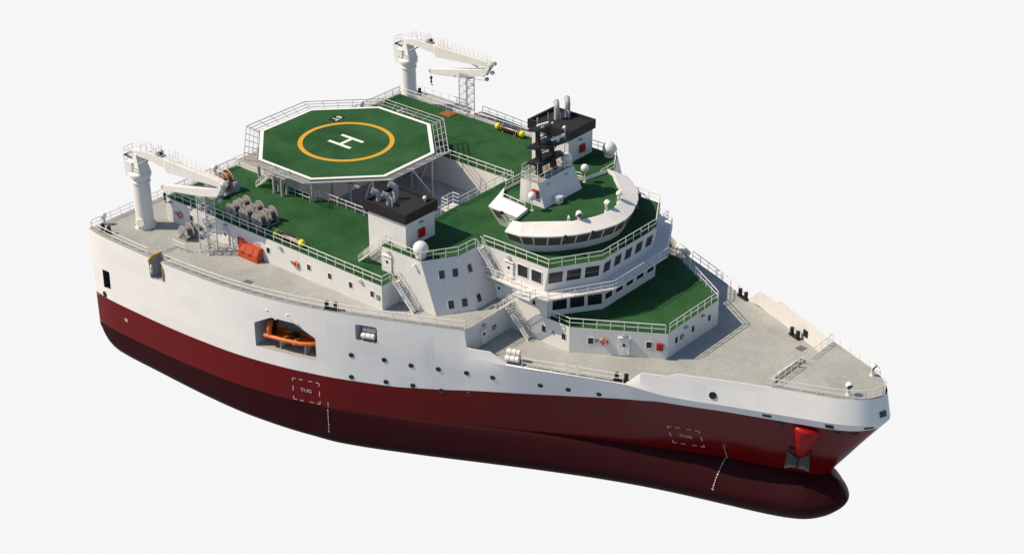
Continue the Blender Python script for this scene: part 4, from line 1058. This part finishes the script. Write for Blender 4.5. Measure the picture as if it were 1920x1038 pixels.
# ------------------------------------------------------------------ yellow-ended floats
def make_float():
    t = thing('float', '', 'float')
    mb = MB(); mb.lathe((-2.4, 0, .66), [(0, 0), (.5, 0), (.52, .05), (.52, 4.75), (.5, 4.8), (0, 4.8)], 28, (1, 0, 0)); build('tube', mb, 'floatblack', t, smooth=40)
    for x in (-2.45, 2.45): mb = MB(); mb.ball((x, 0, .66), .55, 22, 14); build('end_cap', mb, 'yellow', t, smooth=60)
    for x in (-2.05, -1.55, 1.55, 2.05): mb = MB(); mb.torus((x, 0, .66), .515, .035, (1, 0, 0), 28, 6); build('band', mb, 'yellow', t, smooth=60)
    mb = MB()
    for x in (-1.2, 1.2): mb.box(x - .1, x + .1, -.45, .45, 0, .22)
    build('chock', mb, 'steel', t)
    return t
fl = make_float(); fl2 = copy_tree(fl)
place(fl, (-57.3, -24.5, L2), 0, 'black cylinder with yellow round ends behind the railing by the cable reels', 'yellow ended floats')
place(fl2, (-57.3, 24.75, L2), 0, 'black cylinder with yellow round ends on the far green deck behind the black mast', 'yellow ended floats')

# ------------------------------------------------------------------ orange survival capsule
t = thing('survival_capsule', 'orange angular lifeboat capsule on the pale side deck by the white wall', 'lifeboat', (-63.4, -26.2, 3.9))
S0 = [(-27.15, 4.05), (-27.1, 5.0), (-26.6, 5.85), (-25.95, 5.95), (-25.35, 5.1), (-25.25, 4.05)]
mb = MB(); mb.loft([(-65.45, y, z) for y, z in S0], [(-61.55, y, z) for y, z in S0]); 
bmh = build('hull', mb, 'orange', t)
mb = MB(); mb.box(-65.5, -61.5, -27.18, -25.22, 3.92, 4.1); build('fender', mb, 'orange', t)
for x in (-64.5, -63.0):
    mb = MB(); mb.obox((x, -26.87, 5.45), (.42, 0, 0), (0, .2, .34), (0, -.03, .02)); build('hatch', mb, 'orange', t)
    mb = MB(); mb.obox((x, -27.135, 4.75), (.2, 0, 0), (0, .01, .14), (0, -.02, 0)); build('window', mb, 'glass', t)
mb = MB(); mb.box(-65.9, -65.42, -26.5, -25.9, 4.9, 6.0); build('conning_tower', mb, 'orange', t)
mb = MB()
for k in range(5): mb.tube([(-64.0 + k*.42, -25.86, 5.2), (-63.9 + k*.42, -25.95, 6.5), (-63.7 + k*.42, -26.05, 6.7)], .035, 5)
build('grab_rail', mb, 'steel', t)

# ------------------------------------------------------------------ orange drum winch by the helideck
t = thing('winch', 'big winch with orange flanged drum behind the tip of the crane boom', 'winch', (-77, -19.8, L2))
for y in (-21.6, -17.9):
    mb = MB(); mb.lathe((-77, y, 9.45), [(.2, -.08), (1.35, -.08), (1.4, 0), (1.35, .08), (.2, .08)], 36, (0, 1, 0)); build('flange', mb, 'rust', t, smooth=40)
mb = MB(); mb.lathe((-77, -19.75, 9.45), [(.9, -1.8)] + [(.95 + .06*(k % 2), -1.75 + k*.1) for k in range(36)] + [(1.0, 1.8)], 30, (0, 1, 0)); build('drum', mb, 'rust', t, smooth=60)
mb = MB()
for y in (-22.0, -17.5):
    mb.loft([(-78.4, y - .12, L2), (-75.6, y - .12, L2), (-76.6, y - .12, 9.8), (-77.4, y - .12, 9.8)], [(-78.4, y + .12, L2), (-75.6, y + .12, L2), (-76.6, y + .12, 9.8), (-77.4, y + .12, 9.8)])
mb.box(-78.4, -75.5, -22.1, -17.4, L2, L2 + .3); mb.box(-76.1, -75.2, -18.3, -17.2, L2, 9.3); build('frame', mb, 'railgrey', t)
mb = MB()
for y in (-20.6, -19.2, -18.2):
    mb.tube([(-77 + 1.65*math.cos(a), y, 9.45 + 1.65*math.sin(a)) for a in [PI*.08 + PI*.75*k/10 for k in range(11)]], .05, 6)
build('guard_hoop', mb, 'rail', t)
mb = MB(); mb.box(-71.3, -69.1, 23.4, 25.4, L2 + .02, L2 + .14); mb.box(-70.9, -69.5, 23.8, 25.0, L2 + .14, L2 + .2)
o = build('hatch_cover', mb, 'rust'); setp(o, label='flat orange square panel on the far edge of the green deck', category='hatch')

# ------------------------------------------------------------------ rescue boat in the side bay
t = thing('rescue_boat', 'orange rescue boat with inflated collar sitting inside the side opening of the hull', 'boat', (0, 0, 0))
path = [(-4.45, -1.02, .05), (-4.2, -1.1, 0), (-1, -1.22, 0), (1.5, -1.18, .05), (3.0, -.85, .15), (3.9, -.42, .26), (4.2, 0, .3), (3.9, .42, .26), (3.0, .85, .15), (1.5, 1.18, .05), (-1, 1.22, 0), (-4.2, 1.1, 0), (-4.45, 1.02, .05)]
mb = MB(); mb.tube(path, [.2] + [.31]*11 + [.2], 12); build('collar', mb, 'boat', t, smooth=60)
rows = []
for x, w, zk in ((-4.1, 1.0, -.75), (-1, 1.1, -.85), (1.5, 1.0, -.8), (3.0, .68, -.5), (3.9, .25, -.05), (4.15, .02, .15)): rows.append([(x, -w, -.05), (x, -w*.75, -.45 if x < 3 else (zk + 0)/2), (x, 0, zk), (x, w*.75, -.45 if x < 3 else zk/2), (x, w, -.05)])
mb = MB(); mb.grid(rows); mb.face(rows[0]); build('hull', mb, 'boat', t, fix=False)
mb = MB(); mb.face([(-4.1, -1, -.12), (1.5, -1.05, -.12), (3.2, -.6, -.02), (3.2, .6, -.02), (1.5, 1.05, -.12), (-4.1, 1, -.12)]); build('floor', mb, 'boat', t, fix=False)
mb = MB(); A = [(-3.55, -1.0, .25), (-3.6, -1.0, 1.1), (-3.6, -.7, 1.75), (-3.6, 0, 1.95), (-3.6, .7, 1.75), (-3.6, 1.0, 1.1), (-3.55, 1.0, .25)]
mb.tube(A, [.34, .38, .42, .44, .42, .38, .34], 12); build('righting_bag', mb, 'boat', t, smooth=60)
mb = MB(); mb.tube([(-3.6, -.62, 1.62), (-3.58, 0, 1.78), (-3.6, .62, 1.62)], [.5, .56, .5], 12); mb.box(-4.2, -3.2, -.4, .4, .1, 1.3); build('engine_cover', mb, 'black', t, smooth=50)
mb = MB(); mb.box(-.6, .4, -.42, .42, -.1, .55); mb.box(-.5, .1, -.36, .36, .55, .8); mb.tube([(.45, -.25, .5), (.55, -.25, 1.0), (.55, .25, 1.0), (.45, .25, .5)], .035, 6); build('console', mb, 'black', t)
mb = MB(); mb.tube([(-2.3, 0, 0), (-.6, -.0, 2.3), (1.0, 0, .1)], .035, 5); mb.tube([(-.6, 0, 2.3), (-.6, 0, 3.3)], .05, 5); build('lifting_sling', mb, 'black', t)
mb = MB()
for x in (-1.25, .55):
    mb.tube([(x + .4, -.5, .4), (x + .1, -1.0, .38), (x, -1.45, .12), (x, -1.52, -.1), (x, -1.2, -.5)], .05, 6)
build('strap', mb, 'yellow', t)
mb = MB()
for x in (-2.0, 2.0):
    for q in (-1, 1): mb.loft([(x - .12, q*.15, -1.78), (x + .12, q*.15, -1.78), (x + .12, q*.85, -1.78), (x - .12, q*.85, -1.78)], [(x - .12, q*.35, -.62), (x + .12, q*.35, -.62), (x + .12, q*.75, -.42), (x - .12, q*.75, -.42)])
    mb.box(x - .15, x + .15, -.95, .95, -1.82, -1.7)
build('cradle', mb, 'railgrey', t)
t.location = (-50.35, -31.0, -2.5); t.rotation_euler = (0, 0, math.radians(14.5)); 

# ------------------------------------------------------------------ life rafts
def make_raft(rows):
    t = thing('liferaft_rack', '', 'liferaft')
    for k, (y, z) in enumerate(rows):
        mb = MB(); mb.lathe((-1.0, y, z), [(0, 0), (.34, .02), (.42, .12), (.42, .6), (.45, .62), (.45, .68), (.42, .7), (.42, 1.3), (.45, 1.32), (.45, 1.38), (.42, 1.4), (.42, 1.88), (.34, 1.98), (0, 2.0)], 22, (1, 0, 0)); c = build('canister', mb, 'raftwhite', t, smooth=35)
        mb = MB()
        for x in (-.35, .35): mb.torus((x, y, z), .455, .025, (1, 0, 0), 22, 5)
        build('strap', mb, 'steel', c)
    mb = MB(); ys = [r[0] for r in rows]
    for x in (-.75, .75):
        mb.beam((x, min(ys) - .3, .08), (x, max(ys) + .6, .08), .1, .1); mb.beam((x, max(ys) + .5, .08), (x, max(ys) + .35, max(r[1] for r in rows)), .1, .1); mb.beam((x, min(ys), .08), (x, max(ys) + .3, max(r[1] for r in rows) - .1), .1, .1)
    build('rack', mb, 'railgrey', t)
    return t
rk = make_raft([(-.35, .75), (.3, 1.45)]); rk2 = copy_tree(rk); ang = math.atan2(2.9, 8.0)
place(rk, (-19.85, -19.95, 0), ang, 'white canister liferafts stacked on a rack at the foredeck edge below the stair', 'white liferaft racks')
place(rk2, (-19.85, 19.95, 0), PI - ang, 'white canister liferafts on the far deck edge, seen past the tower corner', 'white liferaft racks')
rk3 = make_raft([(-.3, .72), (.35, 1.35)])
place(rk3, (-38.85, -27.95, .12), math.radians(22), 'white liferaft canister inside the small rounded opening in the hull side', 'white liferaft racks')

# ------------------------------------------------------------------ domes, antennas, searchlights, vents on deck
def make_dome(R, pole):
    t = thing('radome', '', 'radome')
    if pole:
        mb = MB(); mb.lathe((0, 0, 0), [(.24, 0), (.24, .08), (.07, .1), (.07, 1.62), (.3, 1.72), (.3, 1.8)], 14); build('pole', mb, 'white', t, smooth=40)
        z = 1.75 + R*.85
        mb = MB(); mb.lathe((0, 0, z), [(0, -R*.9), (R*.7, -R*.86), (R*.92, -R*.5)] + [(R*math.cos(a), R*1.05*math.sin(a)) for a in [PI/2*k/9 for k in range(10)]], 24); build('dome', mb, 'raftwhite', t, smooth=60)
    else:
        mb = MB(); mb.lathe((0, 0, 0), [(.75, 0), (.75, .25), (.6, .35)], 24); build('base', mb, 'white', t, smooth=40)
        mb = MB(); mb.ball((0, 0, .2 + R), R, 32, 20); build('dome', mb, 'raftwhite', t, smooth=60)
    return t
d = make_dome(1.08, 0); d2 = copy_tree(d)
place(d, (-34.95, -21.3, L3), 0, 'large white dome on the near corner of the green deck beside the funnel', 'white radomes'); place(d2, (-34.95, 21.3, L3), 0, 'large white dome on the far corner of the green deck beside the far funnel', 'white radomes')
d = make_dome(.57, 1); d2 = copy_tree(d)
place(d, (-28.15, -5.75, LR), 0, 'small white dome on a pole in front of the red cabinet', 'white radomes'); place(d2, (-28.1, 6.1, LR), 0, 'small white dome on a pole beyond the mast house on the wheelhouse roof', 'white radomes')
d = make_dome(.8, 0); place(d, (-29.3, 3.3, 18.2), 0, 'medium white dome on top of the mast house at its far corner', 'white radomes')
def make_light(h=.85):
    t = thing('searchlight', '', 'searchlight')
    mb = MB(); mb.lathe((0, 0, 0), [(.32, 0), (.32, .1), (.24, .14), (.22, h), (.26, h + .05), (.1, h + .1)], 18)
    mb.tube([(0, -.42, h + .65), (0, -.45, h + .3), (0, 0, h + .08), (0, .45, h + .3), (0, .42, h + .65)], .06, 6); build('pedestal', mb, 'white', t, smooth=45)
    ax = Vector((.8, 0, -.42)).normalized(); c = Vector((0, 0, h + .65)) - ax*.3
    mb = MB(); mb.lathe(c, [(0, -.08), (.25, -.04), (.4, .12), (.44, .3), (.44, .62), (.4, .64)], 20, ax); hdp = build('head', mb, 'white', t, smooth=45)
    mb = MB(); mb.lathe(c, [(0, .6), (.37, .6), (.37, .665), (0, .665)], 20, ax); build('lens', mb, 'glass', hdp)
    return t
sl = make_light(); SG = 'white searchlights'
for i, (x, y, z, r, lb) in enumerate([(21.4, -2.95, 3.06, -.7, 'white searchlight on the bow platform near the lower railing'), (21.4, 3.15, 3.06, -.2, 'white searchlight at the far edge of the bow platform'),
        (-20.75, -4.75, LR, -.7, 'white searchlight on the wheelhouse roof with dark lens towards the viewer'), (-19.85, .35, LR, .2, 'white searchlight on the wheelhouse roof at the middle of the curved front'), (-20.25, 3.7, LR, .9, 'white searchlight on the wheelhouse roof at the far end of the curve'),
        (-88.4, -32.85, L1, PI, 'pale searchlight at the stern corner behind the black bollard'), (-81.8, -16.2, L2, PI, 'grey searchlight by the green deck railing behind the crane boom'), (-81.8, 16.2, L2, PI, 'grey searchlight at the stern railing just beyond the helideck net')]):
    place(sl if i == 0 else copy_tree(sl), (x, y, z), r, lb, SG)
t = thing('vent_pipe', 'small white gooseneck vent on the wheelhouse roof beside the searchlight', 'vent', (-21.9, -5.7, LR))
mb = MB(); mb.tube([(-21.9, -5.7, LR), (-21.9, -5.7, LR + .95), (-21.8, -5.75, LR + 1.15), (-21.6, -5.85, LR + 1.15), (-21.5, -5.9, LR + .95), (-21.5, -5.9, LR + .8)], .09, 8); build('pipe', mb, 'white', t, smooth=60)
t = thing('deck_box', 'white box standing on the green roof in front of the mast house', 'box', (-26.85, -1.55, LR))
mb = MB(); mb.box(-27.3, -26.4, -2.05, -1.05, LR, LR + .95); build('case', mb, 'white', t)
mb = MB(); mb.box(-27.35, -26.35, -2.1, -1.0, LR + .95, LR + 1.02); mb.box(-27.0, -26.6, -1.95, -1.15, LR + 1.02, LR + 1.06); build('lid', mb, 'white', t)
mb = MB(); mb.obox((-26.38, -1.6, LR + .55), (.02, 0, 0), (0, .12, 0), (0, 0, .15)); build('latch', mb, 'steel', t)
# whip antennas
for x, y, z, h, lb in ((-28.75, -3.85, 18.0, 3.1, 'thin white whip antenna on the near corner of the mast house'), (-28.75, 2.2, 18.0, 6.2, 'tall thin whip antenna beside the far end of the mast house roof')):
    t = thing('whip_antenna', lb, 'antenna', (x, y, z)); mb = MB(); mb.tube([(x, y, z), (x, y, z + h*.5), (x, y, z + h)], [.07, .05, .03], 6); build('rod', mb, 'rail', t); mb = MB(); mb.cyl((x, y, z), (x, y, z + .25), .13, 10); build('base', mb, 'steel', t)

# ------------------------------------------------------------------ black radar mast
t = thing('radar_mast', 'black twin-leg mast with platforms and white radar scanners above the bridge', 'mast', (-30.4, 0, 18))
for s in (-1, 1):
    mb = MB(); Q = [((-30.2, 1.6, 18.0), .46, .26), ((-30.6, 1.4, 21.5), .36, .22), ((-30.95, 1.15, 24.6), .26, .19)]
    rows = [[(c[0] - a, s*c[1] - b, c[2]), (c[0] + a, s*c[1] - b, c[2]), (c[0] + a, s*c[1] + b, c[2]), (c[0] - a, s*c[1] + b, c[2])] for c, a, b in Q]
    mb.grid(rows, True); mb.face(rows[-1]); build('leg', mb, 'black', t)
def plate(P, z, th=.22):
    mb = MB(); mb.prism(P, z, z + th); return build('platform', mb, 'black', t)
plate([(-31.3, -3.2), (-29.6, -3.0), (-29.0, -.6), (-29.0, 2.4), (-30.2, 3.1), (-31.5, 1.0)], 20.0)
plate([(-31.4, -2.9), (-30.0, -2.7), (-28.9, -.6), (-28.4, 2.3), (-29.7, 3.0), (-31.5, .9)], 22.2, .3)
plate([(-31.7, -2.4), (-30.3, -2.0), (-29.9, .8), (-30.8, 1.7), (-31.8, .8)], 24.6)
mb = MB()
for z in (18.9, 21.1, 23.3): mb.box(-30.7, -30.5, -1.2, 1.2, z, z + .12)
for q in (-.22, .22): mb.tube([(-30.1, q, 18), (-30.5, q, 24.6)], .04, 5)
for k in range(16): z = 18.3 + k*.4; mb.tube([(-30.1 - (z - 18)*.06, -.22, z), (-30.1 - (z - 18)*.06, .22, z)], .03, 5)
for s in (-1, 1): mb.tube([(-29.4, s*2.0, 22.2), (-30.3, s*1.3, 20.6)], .08, 5); mb.tube([(-29.3, s*1.9, 20.0), (-30.3, s*1.35, 18.9)], .07, 5)
build('cross_brace', mb, 'black', t)
for c, d_, l, h in (((-30.5, -.6, 25.0), Vector((.25, .95, 0)), 1.9, .2), ((-29.2, 1.2, 22.75), Vector((.15, 1, 0)), 2.5, .34)):
    d_ = d_.normalized(); mb = MB(); mb.cyl((c[0], c[1], c[2] - .3), (c[0], c[1], c[2] + .2), .22, 12); p = build('scanner_base', mb, 'white', t, smooth=40)
    mb = MB(); mb.obox(Vector(c) + Vector((0, 0, .35)), d_*l/2, Vector((-d_.y, d_.x, 0))*.14, (0, 0, h/2)); build('scanner_bar', mb, 'raftwhite', p)
mb = MB(); mb.ball((-30.2, 1.2, 25.0), .15, 10, 8); build('mast_light', mb, 'raftwhite', t, smooth=60)
mb = MB(); mb.tube([(-31.2, -.9, 24.8), (-31.2, -.9, 26.2)], .05, 6); mb.tube([(-30.9, 1.1, 24.8), (-30.9, 1.1, 26.4)], .05, 6); mb.cyl((-31.2, -.9, 25.7), (-31.2, -.9, 26.2), .1, 8); build('aerial', mb, 'steel', t)

# ------------------------------------------------------------------ bollards
def make_bollard():
    t = thing('bollard', '', 'bollard')
    mb = MB(); mb.box(-1.05, 1.05, -.28, .28, 0, .25); build('base', mb, 'bollard', t)
    for x in (-.66, .66):
        mb = MB(); mb.lathe((x, 0, .2), [(.29, 0), (.28, .9), (.31, .92), (.31, .98), (.27, 1.0)], 18); build('post', mb, 'bollard', t, smooth=35)
    return t
bl = make_bollard(); BG = 'black twin bollards'
for i, (x, y, z, r, lb) in enumerate([(-5.75, -14.6, 0, .37, 'black twin bollard at the near edge of the foredeck where the bulwark begins'), (-5.85, 14.75, 0, -.33, 'black twin bollard at the far edge of the foredeck where the bulwark begins'), (5.75, 9.95, 0, -.35, 'black twin bollard at the far bulwark near the bow, by a square hatch'),
        (-43.9, -29.95, L1, .37, 'black twin bollard at the side deck railing above the boat opening'), (-86.1, -34.4, L1, .05, 'black twin bollard at the stern corner beside the pale searchlight'), (-86.3, 34.5, L1, -.05, 'black twin bollard on the far stern quarter beside the far crane pedestal')]):
    place(bl if i == 0 else copy_tree(bl), (x, y, z), r, lb, BG)
t = thing('fairlead', 'black square fairlead in the far bulwark beside a black bollard', 'fairlead', (7.5, 9.83, 1.2))
mb = MB(); y = itp(7.6, TP) - .1; u = Vector((.94, -.36, 0)); n = Vector((-.36, -.85, .2)); c = Vector((7.5, 9.83, 1.25))
mb.obox(c, u*.42, Vector((0, 0, .5)), n*.14); mb.obox(c + n*.08, u*.36, Vector((0, 0, .36)), n*.14); build('frame', mb, 'black', t)

# ------------------------------------------------------------------ world, sun, camera
w = bpy.data.worlds.new('World'); scn.world = w; w.use_nodes = True; nt = w.node_tree; nt.nodes.clear(); N = nt.nodes.new; L = nt.links.new
SUN_DIR = Vector((-.712, -.56, 1.0)).normalized()            # towards the sun
elev = math.asin(SUN_DIR.z); az = math.atan2(SUN_DIR.x, SUN_DIR.y)   # Nishita: rotation measured from +Y towards +X
sky = N('ShaderNodeTexSky'); sky.sky_type = 'NISHITA'; sky.sun_disc = False; sky.sun_elevation = elev; sky.sun_rotation = az; sky.air_density = 1.0; sky.dust_density = .6; sky.ozone_density = 1.2
b1 = N('ShaderNodeBackground'); b1.inputs['Strength'].default_value = .112; L(sky.outputs['Color'], b1.inputs['Color'])
# plain pale studio backdrop below the horizon behind the ship
b2 = N('ShaderNodeBackground'); b2.inputs['Color'].default_value = (.922, .922, .922, 1); b2.inputs['Strength'].default_value = 1.0
tc = N('ShaderNodeTexCoord'); sp = N('ShaderNodeSeparateXYZ'); L(tc.outputs['Generated'], sp.inputs[0])
dt = N('ShaderNodeVectorMath'); dt.operation = 'DOT_PRODUCT'; L(tc.outputs['Generated'], dt.inputs[0]); dt.inputs[1].default_value = (-.637, .771, 0)
def rng(src, a, b):
    m = N('ShaderNodeMapRange'); m.interpolation_type = 'SMOOTHSTEP'; m.inputs['From Min'].default_value = a; m.inputs['From Max'].default_value = b; L(src, m.inputs['Value']); return m.outputs['Result']
side = rng(dt.outputs['Value'], .5, .66); low = rng(sp.outputs['Z'], .03, -.06)
mu = N('ShaderNodeMath'); mu.operation = 'MULTIPLY'; L(side, mu.inputs[0]); L(low, mu.inputs[1])
mix = N('ShaderNodeMixShader'); L(mu.outputs[0], mix.inputs['Fac']); L(b1.outputs[0], mix.inputs[1]); L(b2.outputs[0], mix.inputs[2])
# pale floor light from below on every side
b3 = N('ShaderNodeBackground'); b3.inputs['Color'].default_value = (.30, .31, .33, 1)
lo2 = rng(sp.outputs['Z'], .02, -.08); mx2 = N('ShaderNodeMixShader'); L(lo2, mx2.inputs['Fac']); L(b1.outputs[0], mx2.inputs[1]); L(b3.outputs[0], mx2.inputs[2]); L(mx2.outputs[0], mix.inputs[1])
wo = N('ShaderNodeOutputWorld'); L(mix.outputs[0], wo.inputs['Surface'])
sd = bpy.data.lights.new('sun', 'SUN'); sd.energy = 4.9; sd.angle = math.radians(.5); sd.color = (1.0, .845, .64)
so = bpy.data.objects.new('sun', sd); COL.objects.link(so); so.rotation_euler = SUN_DIR.to_track_quat('Z', 'Y').to_euler(); so.location = (-60, -60, 90)
cd = bpy.data.cameras.new('camera'); cam = bpy.data.objects.new('camera', cd); COL.objects.link(cam); scn.camera = cam
yaw, pitch = CAMP[3], CAMP[4]
fw = Vector((math.cos(yaw)*math.cos(pitch), math.sin(yaw)*math.cos(pitch), -math.sin(pitch))); rt = Vector((math.sin(yaw), -math.cos(yaw), 0)); up = rt.cross(fw)
cam.matrix_world = Matrix(((rt.x, up.x, -fw.x, CAMP[0]), (rt.y, up.y, -fw.y, CAMP[1]), (rt.z, up.z, -fw.z, CAMP[2]), (0, 0, 0, 1)))
cd.sensor_width = 36; cd.sensor_fit = 'HORIZONTAL'; cd.lens = 36*CAMP[5]*1000/1920; cd.clip_start = 1; cd.clip_end = 2000
scn.render.engine = 'CYCLES'; scn.view_settings.view_transform = 'Standard'; scn.view_settings.look = 'None'; scn.view_settings.exposure = 0; scn.view_settings.gamma = 1; scn.view_settings.use_curve_mapping = False
scn.cycles.max_bounces = 6; scn.cycles.diffuse_bounces = 3; scn.cycles.use_denoising = True
scn.render.film_transparent = False
